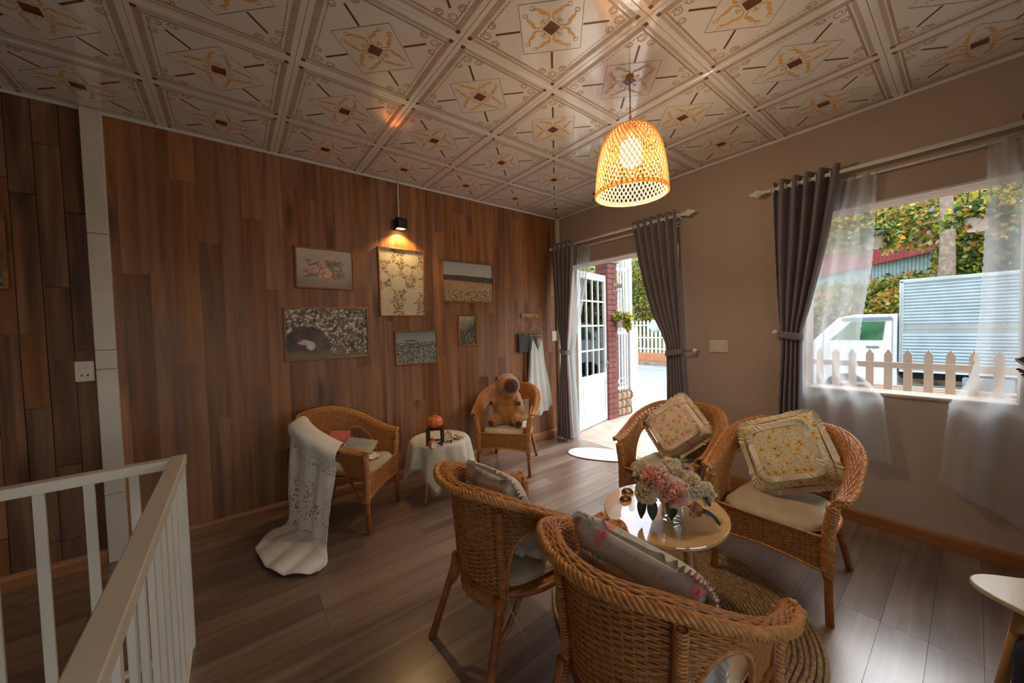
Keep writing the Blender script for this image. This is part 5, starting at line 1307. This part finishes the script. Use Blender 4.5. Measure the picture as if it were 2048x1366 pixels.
def foliage(name, parent, centers, radii, n, size, mats, wts, seed, org=(0,0,0), droop=0):
    rgl = np.random.default_rng(seed); V = leafcloud(centers, radii, n, size, rgl, droop)
    me = bpy.data.meshes.new(name); me.vertices.add(n*4); me.vertices.foreach_set('co', V.ravel()); me.loops.add(n*4); me.loops.foreach_set('vertex_index', np.arange(n*4)); me.polygons.add(n); me.polygons.foreach_set('loop_start', np.arange(n)*4)
    for m_ in mats: me.materials.append(m_)
    me.polygons.foreach_set('material_index', rgl.choice(len(mats), n, p=np.array(wts)/sum(wts)).astype(np.int32)); me.update(calc_edges=True)
    o = link(name, me, parent); o['kind'] = 'stuff'; return o
def leafm_(name, c):
    m, nt, b, out = newmat(name); b.inputs['Base Color'].default_value = c; b.inputs['Roughness'].default_value = .5
    tl = nt.nodes.new('ShaderNodeBsdfTranslucent'); tl.inputs[0].default_value = tuple(min(1,x*1.3) for x in c[:3])+(1,); mx = nt.nodes.new('ShaderNodeMixShader'); mx.inputs[0].default_value = .4
    nt.links.new(b.outputs[0], mx.inputs[1]); nt.links.new(tl.outputs[0], mx.inputs[2]); nt.links.new(mx.outputs[0], out.inputs[0]); return m
LM = [leafm_('green leaf', srgb(96,124,52)), leafm_('yellow green leaf', srgb(178,178,72)), leafm_('amber leaf', srgb(206,142,62)), leafm_('dark leaf', srgb(50,80,40)), leafm_('violet flower', srgb(166,150,214)), leafm_('pale leaf', srgb(206,204,140))]
bark = mk('grey bark', srgb(150,132,114), .9, var=.25, vs=12, bmp=.9, bs_=40)
def tree(label, base, lean, hgt, r0, crown, n, size, wts, seed, branches=()):
    root = empty('tree', base, 0, label, 'tree', 'trees across the street'); t = np.linspace(0,1,12)
    P = np.stack([lean[0]*t+.08*np.sin(t*5+seed), lean[1]*t+.08*np.cos(t*4+seed), hgt*t],1); b = MB(); b.tube(P, r0*(1-.55*t), 12); b.build('trunk', bark, root)
    for q in branches:
        b = MB(); b.tube(q, np.linspace(r0*.5,r0*.22,len(q)), 8); b.build('branch', bark, root)
    foliage('foliage', root, [c[:3] for c in crown], [c[3:] for c in crown], n, size, LM, wts, seed); return root
def W(px, py, X): q = onplane(px,py,0,X); return q
tb0 = W(1872,640,8.6); tt0 = W(1892,380,8.6)
tree('tree with a pale straight trunk behind the truck', (8.6,tb0[1],-.05), (0,tt0[1]-tb0[1],0), 4.6, .17, [(.9,-.2,3.75,.8,1.6,.8),(1.0,-1.8,2.9,.7,1.1,.9),(.9,1.3,3.8,.8,1.3,.7),(1.0,-2.2,3.8,.9,1.1,.9)], 15000, .11, (3,5,2.4,1,.6,2), 1)
tree('bushy dark hedge tree right behind the truck box', (9.4,-4.4,-.05), (0,.2,0), 2.6, .12, [(.3,.3,2.2,.8,1.2,.9),(.4,.9,2.8,.7,.9,.8),(.3,-1.3,2.3,1,1.3,1.0),(.4,-.4,3.3,.8,1.4,.9)], 20000, .11, (5,3,1,3,.2,.6), 2)
tree('amber leaved bush above the truck cab', (8.9,-1.6,-.05), (0,.3,0), 2.0, .06, [(0,.0,1.5,.6,.9,.5),(.2,.6,1.7,.6,.8,.5),(-.1,-.9,1.8,.5,.8,.35),(0,1.4,1.3,.6,.8,.7)], 8000, .10, (3,3,3.4,1,.1,1), 3,
     [[(0,0,.6),(-.1,-.5,1.1),(-.1,-.9,1.7)],[(0,.1,.5),(0,.6,1.0),(0,1.1,1.3)],[(0,-.2,.9),(0,-.8,1.3),(0,-1.2,2.0)]])
tree('tall leafy tree overhanging the red roofed shed', (12.6,-2.2,.0), (.2,-.4,0), 4.5, .2, [(0,0,4.6,1.2,2.2,1.1),(0,2.0,4.3,1.1,1.6,1.2),(0,-2.6,4.4,1.1,1.8,1.3),(0,-5.0,4.0,1.1,1.8,1.6),(.4,-1.0,6.0,1.2,2.6,1.1)], 30000, .13, (4,5,1.8,1.4,.9,1.6), 4)
tree('flowering orange shrub behind the far white fence', (10.9,5.6,-.05), (0,.2,0), 2.4, .1, [(0,0,2.0,.7,1.3,1.0),(0,-1.2,1.7,.7,1.0,.7),(.3,.9,3.2,.8,1.4,1.0),(.3,-.8,4.2,.8,1.2,.9)], 9000, .13, (5,2.4,2.2,2,.1,.6), 5)
tree('green tree beyond the flowering shrub and fence', (13.0,6.8,0.2), (0,.2,0), 4.6, .16, [(0,0,4.0,1.2,2.2,1.6),(0,-2.4,3.2,1,1.6,1.4),(0,2.4,3.4,1,1.6,1.6)], 5200, .22, (4,3,1,2,.1,1), 6)
tree('leafy tree on the slope between shed and fence', (12.8,2.4,.1), (0,.2,0), 4.4, .16, [(0,0,3.8,1.1,1.9,1.5),(0,-1.5,3.0,1,1.3,1.3),(0,1.6,2.6,1,1.4,1.6)], 5200, .2, (4,4,1.4,1.4,.2,1), 7)
tree('bank of mixed bushes at the end of the street', (11.8,-8.0,-.05), (0,.2,0), 3.2, .14, [(0,0,2.4,1.2,2.4,1.6),(0,2.2,2.6,1.1,1.4,1.6),(0,-2.8,2.6,1.1,2.0,1.6)], 6000, .2, (4,4,1.4,1.6,.2,1), 8)
tree('low hedge bush under the shed wall', (10.2,-2.4,-.05), (0,.1,0), 1.4, .06, [(0,0,2.0,.5,1.4,.6),(0,-1.6,2.1,.5,1.2,.65),(0,1.5,1.9,.5,1.2,.6),(0,0,1.2,.5,2.2,.6)], 12000, .12, (4,4,1.6,1.6,.1,1.2), 9)

b = MB(); b.rbox((1.385,.205,.86),(.50,.02,1.0),.003); o_ = b.build('bar_gap_darkener', mk('added dark grey backing', srgb(84,76,80), .8), None, False); tag(o_, 'added dark grey backing darkening the gaps behind the white bars', 'board')  # sheet added behind the bars only to make their gaps dark
# red roofed shed
SHX = 11.4
shed = empty('shed', (SHX+1.0,-1.4,0), 0, 'pale blue corrugated shed with a red corrugated roof', 'shed'); so = np.array([SHX+1.0,-1.4,0])
pA, pB, pC, pD = W(1700,535,SHX), W(1868,505,SHX), W(1700,505,SHX), W(1845,462,SHX)
zr0 = (W(1735,530,SHX)[2]+W(1865,502,SHX)[2])/2; ytop = W(1868,500,SHX)[1]; yl_ = W(1560,530,SHX)[1]
def corr(P0, P1, P2, P3, n, amp, nrm, half=1):
    """corrugated quad P0-P1 along the ridges' cross direction, P0-P3 along ridges"""
    G = np.zeros((n*4+1,2,3)); nrm = np.array(nrm,float)
    for i in range(n*4+1):
        f_ = i/(n*4); w_ = amp*math.sin(i*PI/2)*1.0
        G[i,0] = np.array(P0)*(1-f_)+np.array(P1)*f_+nrm*w_; G[i,1] = np.array(P3)*(1-f_)+np.array(P2)*f_+nrm*w_
    return G
zl, zrr = W(1735,532,SHX)[2], W(1866,503,SHX)[2]; ya, yb = W(1735,532,SHX)[1], W(1866,503,SHX)[1]
sl_ = (zrr-zl)/(yb-ya); y0_, y1_ = ya+2.2, yb-.15; z0_, z1_ = zl+sl_*(y0_-ya), zl+sl_*(y1_-ya)
red = mk('red roof sheet', srgb(168,78,74), .6, var=.1, vs=6); blu = mk('pale blue sheet', srgb(170,196,200), .5, var=.08, vs=6)
b = MB(); b.grid(corr((SHX,y0_,z0_),(SHX,y1_,z1_),(SHX+.8,y1_,z1_+1.05),(SHX+.8,y0_,z0_+1.05),44,.018,(-.5,0,.85))-so); o = b.build('roof', red, shed, False); q = o.modifiers.new('t','SOLIDIFY'); q.thickness = .01
b = MB(); b.grid(corr((SHX+.12,y0_,-.1),(SHX+.12,y1_,-.1),(SHX+.12,y1_,z1_+.02),(SHX+.12,y0_,z0_+.02),50,.014,(-1,0,0))-so); o = b.build('front_wall', blu, shed, False); q = o.modifiers.new('t','SOLIDIFY'); q.thickness = .01
b = MB(); b.box(np.array((SHX+.7,y1_+.02,z1_/2))-so,(1.0,.04,z1_)); b.build('side_wall', blu, shed, False)
b = MB(); b.tube(np.array([(SHX+.8,y0_,z0_+1.06),(SHX+.8,y1_,z1_+1.06)])-so, .05, 8); b.build('ridge', MT['black'], shed)

# white picket fence across the street with an orange plinth
ff = empty('street_fence', (9.9,5.0,0), 0, 'white picket fence across the street on an orange plinth', 'fence')
pk = MB(); pk.prism([(-.04,0),(.04,0),(.04,1.25),(0,1.32),(-.04,1.25)], -.012, .012, 0, (np.array([[0,0,1],[1,0,0],[0,1,0]]),(0,0,0))); pkm_ = pk.mesh('picket', gw, False)
for k in range(34): link('picket', pkm_, ff, (0,-2.6+k*.17,.25))
for z_ in (.42,.86,1.36):
    b = MB(); b.box((.03,.2,z_),(.03,5.9,.05)); b.build('rail', gw, ff, False)
b = MB(); b.box((.05,.2,.09),(.16,5.9,.34)); b.build('plinth', mk('orange plinth', srgb(206,140,98),.85,var=.15), ff, False)
sg = empty('round_sign', (9.888,W(1310,652,9.88)[1],W(1310,652,9.88)[2]), 0, 'round pale sign plate fixed on the street fence', 'sign')
b = MB(); b.lathe([(0,0),(.25,0),(.25,.02),(0,.02)], 36); b.build('plate', mk('pale sign', srgb(206,226,226),.5), sg, True, None, (0,-PI/2,0))
b = MB(); b.box((.02,0,-.26),(.02,.05,.2)); b.build('stem', gw, sg, False)

# picket fence right outside the window
FX = .40
wfn = empty('picket_fence', (FX,-3.0,0), 0, 'white picket fence standing just outside the window', 'fence'); pkw = mk('white picket paint', srgb(226,218,210), .5, var=.05, vs=6)
pk = MB(); pk.prism([(-.021,0),(.021,0),(.021,1.118),(0,1.155),(-.021,1.118)], -.009, .009, 0, (np.array([[0,0,1],[1,0,0],[0,1,0]]),(0,0,0))); 
pkn = pk.mesh('picket', pkw, False); y_ = W(1777,700,FX)[1]; dy_ = (W(1949,702,FX)[1]-y_)/4
for k in range(-5, 8): link('picket', pkn, wfn, (0,y_+dy_*k+3.0,0))
for z_ in (1.043,.42):
    b = MB(); b.rbox((-.018,-.05,z_),(.018,1.45,.042),.002); b.build('rail', pkw, wfn, False)

# ------------------------------------------------------------------ small white truck with corrugated box
TX = 6.0
tk = empty('truck', (TX+.7,-3.4,-.08), 0, 'small white truck with corrugated metal cargo box', 'truck'); to = np.array([TX+.7,-3.4,-.08])
alu = mk('corrugated aluminium', srgb(176,192,196), .32, .75, var=.08, vs=4); wt_ = mk('truck white', srgb(232,236,234), .3, var=.03, coat=.5); rub = mk('tyre rubber', srgb(34,32,32), .8); 
yb0 = W(1800,600,TX)[1]; zt_ = W(1805,563,TX)[2]; zb_ = W(1800,735,TX)[2]; yb1 = yb0-2.6
def tp(x,y,z): return np.array((x,y,z))-to
n = 28; G = np.zeros((n*4+1,2,3))
for i in range(n*4+1):
    z_ = zb_+(zt_-zb_)*i/(n*4); flat = .40 < i/(n*4) < .50
    w_ = 0 if flat else -.014*abs(math.sin(i*PI/4)); G[i,0] = tp(TX+w_,yb0-.03,z_); G[i,1] = tp(TX+w_,yb1,z_)
b = MB(); b.grid(G); b.build('side_panel', alu, tk, False)
b = MB(); b.box(tp(TX+.72,(yb0+yb1)/2,(zb_+zt_)/2),(1.40,abs(yb1-yb0)-.04,zt_-zb_-.04)); b.build('cargo_box', alu, tk, False)
for (c,d) in (((TX-.005,yb0-.02,(zb_+zt_)/2),(.05,.05,zt_-zb_)),((TX-.005,(yb0+yb1)/2,zt_),(.05,yb0-yb1,.06)),((TX-.005,(yb0+yb1)/2,zb_),(.05,yb0-yb1,.07)),((TX-.004,(yb0+yb1)/2,zb_+(zt_-zb_)*.45),(.02,yb0-yb1,.02))):
    b = MB(); b.rbox(tp(*c),d,.006); b.build('frame_rail', alu, tk, False)
# cab in side profile
yc0 = W(1795,650,TX)[1]; zc = W(1750,628,TX)[2]; zlo = W(1760,785,TX)[2]
cabp = [(yc0,zlo),(yc0,zc-.01),(yc0+.55,zc),(yc0+.80,zc-.06),(yc0+1.22,zc-.55),(yc0+1.30,zc-.62),(yc0+1.34,zlo+.12),(yc0+1.30,zlo),(yc0+1.02,zlo)]+[(yc0+.66+.36*math.cos(a),zlo+.36*math.sin(a)*.85) for a in np.linspace(0.05,PI-.05,11)]+[(yc0+.28,zlo)]
b = MB(); b.prism([(p[0]-to[1],p[1]-to[2]) for p in cabp], TX+.02-to[0], TX+1.38-to[0], 0, (np.array([[0,0,1],[1,0,0],[0,1,0]]),(0,0,0))); cabo = b.build('cab', wt_, tk, False)
bv = cabo.modifiers.new('bevel','BEVEL'); bv.width = .03; bv.segments = 2; bv.limit_method = 'ANGLE'
wy0, wz0, wz1 = W(1765,680,TX)[1], W(1750,680,TX)[2], W(1750,643,TX)[2]
wp = [(wy0,wz0),(wy0-.03,wz1),(wy0+.42,wz1),(wy0+.72,wz0)]
b = MB(); b.prism([(p[0]-to[1],p[1]-to[2]) for p in wp], TX+.0-to[0], TX+.03-to[0], 0, (np.array([[0,0,1],[1,0,0],[0,1,0]]),(0,0,0))); b.build('side_window', mk('green tinted glass', srgb(70,120,86), .1, var=.3, vs=3, spec=.8), tk, False)
b = MB(); b.rbox(tp(TX-.005,wy0+.22,wz1+.05),(.03,.66,.06),.006); b.build('rain_visor', mk('grey visor', srgb(118,136,146), .4), tk, False)
b = MB(); b.rbox(tp(TX-.0,W(1745,694,TX)[1],W(1745,694,TX)[2]),(.03,.17,.04),.008); b.build('door_handle', mk('grey handle', srgb(128,136,136), .4), tk, False)
for dy in (.0,.95):
    b = MB(); b.tube([tp(TX+.008,wy0-.12+dy,zlo+.08),tp(TX+.008,wy0-.12+dy,zc-.08)], .006, 5); b.build('door_seam', mk('seam grey', srgb(150,156,156), .6), tk)
for wy in (yc0+.66, yb0-1.9):
    wz = .20; r_ = .28
    b = MB(); b.lathe([(.12,-.09),(r_-.03,-.09),(r_,-.06),(r_,.06),(r_-.03,.09),(.12,.09)], 28); w_ = b.build('tyre', rub, tk, True, tp(TX+.14,wy,wz), (0,PI/2,0))
    b = MB(); b.lathe([(0,-.05),(.1,-.06),(.15,-.05),(.16,.05),(0,.05)], 24); b.build('hub', wt_, w_)
b = MB(); b.box(tp(TX+.7,(yb0+yb1)/2,zb_-.14),(.9,yb0-yb1,.14)); b.build('chassis', rub, tk, False)
b = MB(); b.rbox(tp(TX+.12,yb0-.95,zb_-.22),(.3,.5,.22),.02); b.build('battery_box', mk('grey box', srgb(150,160,162), .6), tk, False)
b = MB(); b.rbox(tp(TX+.0,yb0-1.0,zb_-.045),(.04,2.0,.05),.004); b.build('side_rail', wt_, tk, False)

# old timbers stacked at the kerb
oldw = wood('weathered timber', srgb(110,86,66), srgb(168,140,112), 'y', .85, .2, 14, bmp=.6)
random.seed(9)
for k in range(15):
    L_ = random.uniform(1.1,2.2); b = MB(); b.rbox((0,0,0),(.17,L_,.12),.012)
    lab = 'weathered plank in the %s layer of the timber stack, %s' % (('bottom','second','middle','fourth','top')[k//3], ('on the picket fence side','between two others','on the truck side')[k%3])
    o = b.build('timber', oldw, None, False, (2.9+.19*(k%3)+random.uniform(-.008,.008),-2.95+random.uniform(-.25,.25),-.015+.1205*(k//3)), (0,0,random.uniform(-.01,.01))); tag(o, lab, 'timber', 'weathered timbers stacked outside the fence')
b = MB(); b.box((3.1,-2.9,-.10),(1.2,2.9,.05)); tag(b.build('ground_pad', conc, None, False), 'bare ground patch beneath the timber stack', 'ground', kind='structure')

# ------------------------------------------------------------------ hanging pots
def hpot(label, loc, R, top, mt, n, seed, spread, wts, hang=None):
    root = empty('hanging_planter', loc, 0, label, 'planter', 'hanging planters outside')
    b = MB(); b.lathe([(0,0),(R*.72,0),(R,.16*R/.1),(R*1.06,.165*R/.1),(R*1.06,.18*R/.1),(R*.94,.18*R/.1),(R*.9,.14*R/.1),(0,.14*R/.1)], 28); b.build('pot', mt, root, 'auto')
    hpt = .18*R/.1
    foliage('foliage', root, [(0,0,hpt+.02),(R*.8,0,hpt),(-R*.8,0,hpt),(0,R*.9,hpt-.02),(0,-R*.9,hpt-.03),(0,-R*1.3,hpt*.4)], [(spread,spread,.06),(spread*.8,.08,.06),(spread*.8,.08,.06),(.08,spread*.8,.09),(.08,spread*.8,.1),(.05,.05,.13)], n, .045, LM, wts, seed, droop=.4)
    for k in range(3):
        a = k*2*PI/3; b = MB(); b.tube([(R*1.0*math.cos(a),R*1.0*math.sin(a),hpt),(0,0,top-loc[2])], .002, 4); b.build('wire', MT['black'], root)
    return root
pw = mk('white plastic pot', srgb(206,206,198), .5, var=.08); pg = mk('grey plastic pot', srgb(176,178,172), .5, var=.1)
q = W(1749,497,1.0); hpot('grey hanging planter near the window drape with trailing greens', (1.0,q[1],q[2]), .075, 2.7, pg, 700, 31, .10, (4,2,.6,3,.0,.5))
q = W(1958,461,1.0); hpot('white hanging planter in the window with bushy greens', (1.0,q[1],q[2]), .075, 2.7, pw, 1100, 32, .15, (4,2,1,3,.1,.5))
q = W(1240,655,1.22); hpot('white hanging planter beside the brick pillar', (1.22,q[1]-.02,q[2]), .085, 2.35, pw, 1300, 33, .13, (4,4,.8,1.6,0,1.2))
b = MB(); b.box((1.0,-3.1,2.72),(.05,2.6,.05)); tag(b.build('awning_beam', gw, None, False), 'white beam from which the window planters hang', 'beam')
for s_ in (-1.82,-4.38):
    b = MB(); b.box((.6,s_,2.72),(.84,.05,.05)); tag(b.build('awning_bracket', gw, None, False), 'white bracket carrying the planter beam ' + ('near the doorway' if s_ > -2 else 'away from the doorway'), 'bracket', 'brackets of the planter beam')
chm = empty('wind_chime', (1.24,W(1235,575,1.24)[1],W(1235,575,1.24)[2]), 0, 'brown wooden wind chime with shells on the brick pillar', 'wind chime')
b = MB(); b.rbox((-.02,0,.03),(.22,.05,.06),.01); b.build('board', oldw, chm, False)
for k in range(6):
    b = MB(); b.tube([(-.1+k*.035,0,0),(-.1+k*.035,0,-.03-.01*(k%2))], .0015, 4); b.sphere((-.1+k*.035,0,-.045-.01*(k%2)), .014, 10, 8); b.build('shell', pw, chm)

# oval white mat at the threshold
mt_ = empty('door_mat', (-.235,-.83,0), math.radians(-58), 'white oval mat on the floor inside the doorway', 'mat')
b = MB(); n = 72; a = np.arange(n)*2*PI/n; rr = 1/(np.abs(np.cos(a)/.36)**2.4+np.abs(np.sin(a)/.185)**2.4)**(1/2.4)
G = np.array([[(rr[i]*q*math.cos(a[i]), rr[i]*q*math.sin(a[i]), z) for q,z in ((0,.008),(.9,.008),(.96,.010),(1,.006),(1,.0))] for i in range(n)]); b.grid(G, cu=True); b.build('pile', mk('white mat pile', srgb(222,222,214), .95, var=.1, vs=30, bmp=.8, bs_=150), mt_)
b = MB(); b.tube(np.stack([rr*np.cos(a),rr*np.sin(a),np.full(n,.005)],1), .0045, 6, closed=True); b.build('binding', mk('mat binding', srgb(150,120,104), .9), mt_)
# ------------------------------------------------------------------ person by the window, only the phone hand reaches into view
skin = mk('skin', srgb(196,134,108), .5, var=.06, vs=20, spec=.4); dressm = mk('dusky blue cloth', srgb(92,100,120), .85); hairm = mk('dark hair', srgb(34,26,24), .5)
PH = CAMP + ray(2050,724)*1.42
def hp(px, py, dd=0.0): return CAMP + ray(px+13,py+2)*(1.42+dd)
J = []; E_ = []; Rd = []
def jn(p, r_, par=None):
    J.append(tuple(float(x) for x in p)); Rd.append(r_); i = len(J)-1
    if par is not None: E_.append((par,i))
    return i
bx, by = -.70, -3.93
pelv = jn((bx,by,.93),(.150,.115)); wst = jn((bx,by,1.08),(.120,.095),pelv); chs = jn((bx,by,1.25),(.145,.105),wst); nb = jn((bx,by+.01,1.40),(.085,.07),chs); nk = jn((bx,by+.02,1.48),(.05,.05),nb)
hd0 = jn((bx,by+.035,1.56),(.07,.08),nk); hd1 = jn((bx,by+.035,1.66),(.075,.092),hd0); hd2 = jn((bx,by+.02,1.73),(.05,.06),hd1)
for s_ in (-1,1):
    h_ = jn((bx+s_*.09,by,.88),(.095,.09),pelv); k_ = jn((bx+s_*.10,by+.02,.49),(.062,.062),h_); an = jn((bx+s_*.10,by-.01,.09),(.040,.042),k_); ft = jn((bx+s_*.105,by+.05,.045),(.042,.04),an); jn((bx+s_*.11,by+.15,.035),(.036,.03),ft)
# far arm hanging
sh_ = jn((bx+.17,by,1.36),(.06,.058),nb); el = jn((bx+.21,by-.02,1.08),(.045,.045),sh_); wr_ = jn((bx+.20,by+.08,.86),(.030,.026),el); pm2 = jn((bx+.195,by+.11,.79),(.036,.018),wr_)
for k in range(4):
    f1 = jn((bx+.195,by+.085+.018*k,.735),(.010,.010),pm2); jn((bx+.19,by+.09+.018*k,.69),(.008,.008),f1)
tf = jn((bx+.18,by+.15,.79),(.011,.011),pm2); jn((bx+.17,by+.16,.755),(.009,.009),tf)
# phone arm
wrist = hp(2140,800); palm = hp(2095,765)
sh_ = jn((bx-.17,by,1.36),(.06,.058),nb); el = jn((bx-.20,by+.12,1.10),(.045,.045),sh_); wr_ = jn(wrist,(.028,.024),el); pl2 = jn(palm,(.034,.020),wr_)
tips = []
for (a1, a2, a3) in (((2066,741,-.012),(2042,728,-.016),(2024,719,-.012)),((2066,752,0.0),(2044,744,-.004),(2026,739,-.002)),((2070,760,.012),(2050,755,.008),(2035,750,.006)),((2078,768,.022),(2062,766,.02),(2048,762,.016))):
    p1 = jn(hp(*a1),(.0095,.0095),pl2); p2 = jn(hp(*a2),(.0085,.0085),p1); p3 = jn(hp(*a3),(.0070,.0070),p2); tips.append((hp(*a3), hp(*a2)))
th1 = jn(hp(2080,738,-.02),(.011,.011),pl2); th2 = jn(hp(2058,722,-.026),(.0095,.0095),th1); jn(hp(2046,718,-.022),(.008,.008),th2)
pr = empty('person', (bx,by,0), 0, 'person in a dusky blue dress holding up a phone beside the window', 'person')
me = bpy.data.meshes.new('body'); me.from_pydata([(p[0]-bx,p[1]-by,p[2]) for p in J], E_, []); me.materials.append(skin)
body = link('body', me, pr)
sk = body.modifiers.new('skin','SKIN'); sk.use_smooth_shade = True
lay = me.skin_vertices[0] if len(me.skin_vertices) else None
if lay is None:
    bpy.context.view_layer.objects.active = body
    with bpy.context.temp_override(object=body, active_object=body): bpy.ops.mesh.customdata_skin_add()
    lay = me.skin_vertices[0]
for i, r_ in enumerate(Rd): lay.data[i].radius = r_; lay.data[i].use_root = (i == 0)
ss = body.modifiers.new('sub','SUBSURF'); ss.levels = 2; ss.render_levels = 2
nailm = mk('dark nail varnish', srgb(60,40,48), .2)
for tip, prev in tips:
    d = (tip-prev)/np.linalg.norm(tip-prev); b = MB(); b.sphere(tip+d*.004+np.array((0,0,.004))-np.array((bx,by,0)), (.0055,.0065,.004), 10, 6); b.build('nail', nailm, pr)
# dress, hair and face
b = MB(); b.lathe([(.26,.50),(.24,.62),(.20,.80),(.165,.95),(.135,1.08),(.155,1.22),(.165,1.32),(.12,1.41),(.07,1.44)], 36, cap=False, rf=lambda a: 1-.22*abs(math.sin(a))**2+.02*math.sin(a*9)); b.build('dress', dressm, pr)
b = MB(); b.sphere((0,-.005,1.69),(.098,.112,.105),20,14); b.sphere((0,-.07,1.56),(.09,.05,.17),18,12); b.build('hair', hairm, pr)
for s_ in (-1,1):
    b = MB(); b.sphere((s_*.032,.122,1.645),(.012,.008,.007),10,8); b.build('eye', MT['black'], pr)
    b = MB(); b.sphere((s_*.085,.03,1.63),(.012,.02,.03),10,8); b.build('ear', skin, pr)
b = MB(); b.sphere((0,.138,1.612),(.012,.018,.022),10,8); b.build('nose', skin, pr)
b = MB(); b.sphere((0,.118,1.572),(.025,.010,.007),12,8); b.build('mouth', mk('lips', srgb(170,84,80), .5), pr)
# phone
_v = ray(2060,724); _v = _v/np.linalg.norm(_v); D1 = _R*.86-_U*.52; D1 = D1-_v*(D1@_v); D1 /= np.linalg.norm(D1); D3 = np.cross(D1, _v); D3 = D3 if D3[2] > 0 else -D3; D3 = D3-_v*.24; D3 /= np.linalg.norm(D3); D2 = np.cross(D3, D1)
pc_ = hp(2024,713,-.005)+D1*.075-D3*.002
Mx = Matrix(((D1[0],D2[0],D3[0]),(D1[1],D2[1],D3[1]),(D1[2],D2[2],D3[2])))
ph = empty('phone', pc_, 0, 'gold edged phone held in the hand by the window', 'phone', rot=Mx.to_euler())
b = MB(); b.rbox((0,0,0),(.148,.072,.0085),.003); b.build('body', mk('gold phone body', srgb(232,214,190), .3, .2), ph, False)
b = MB(); b.rbox((0,0,.0046),(.142,.066,.0012),.0004); b.build('screen', mk('dark screen', srgb(24,24,28), .1), ph, False)
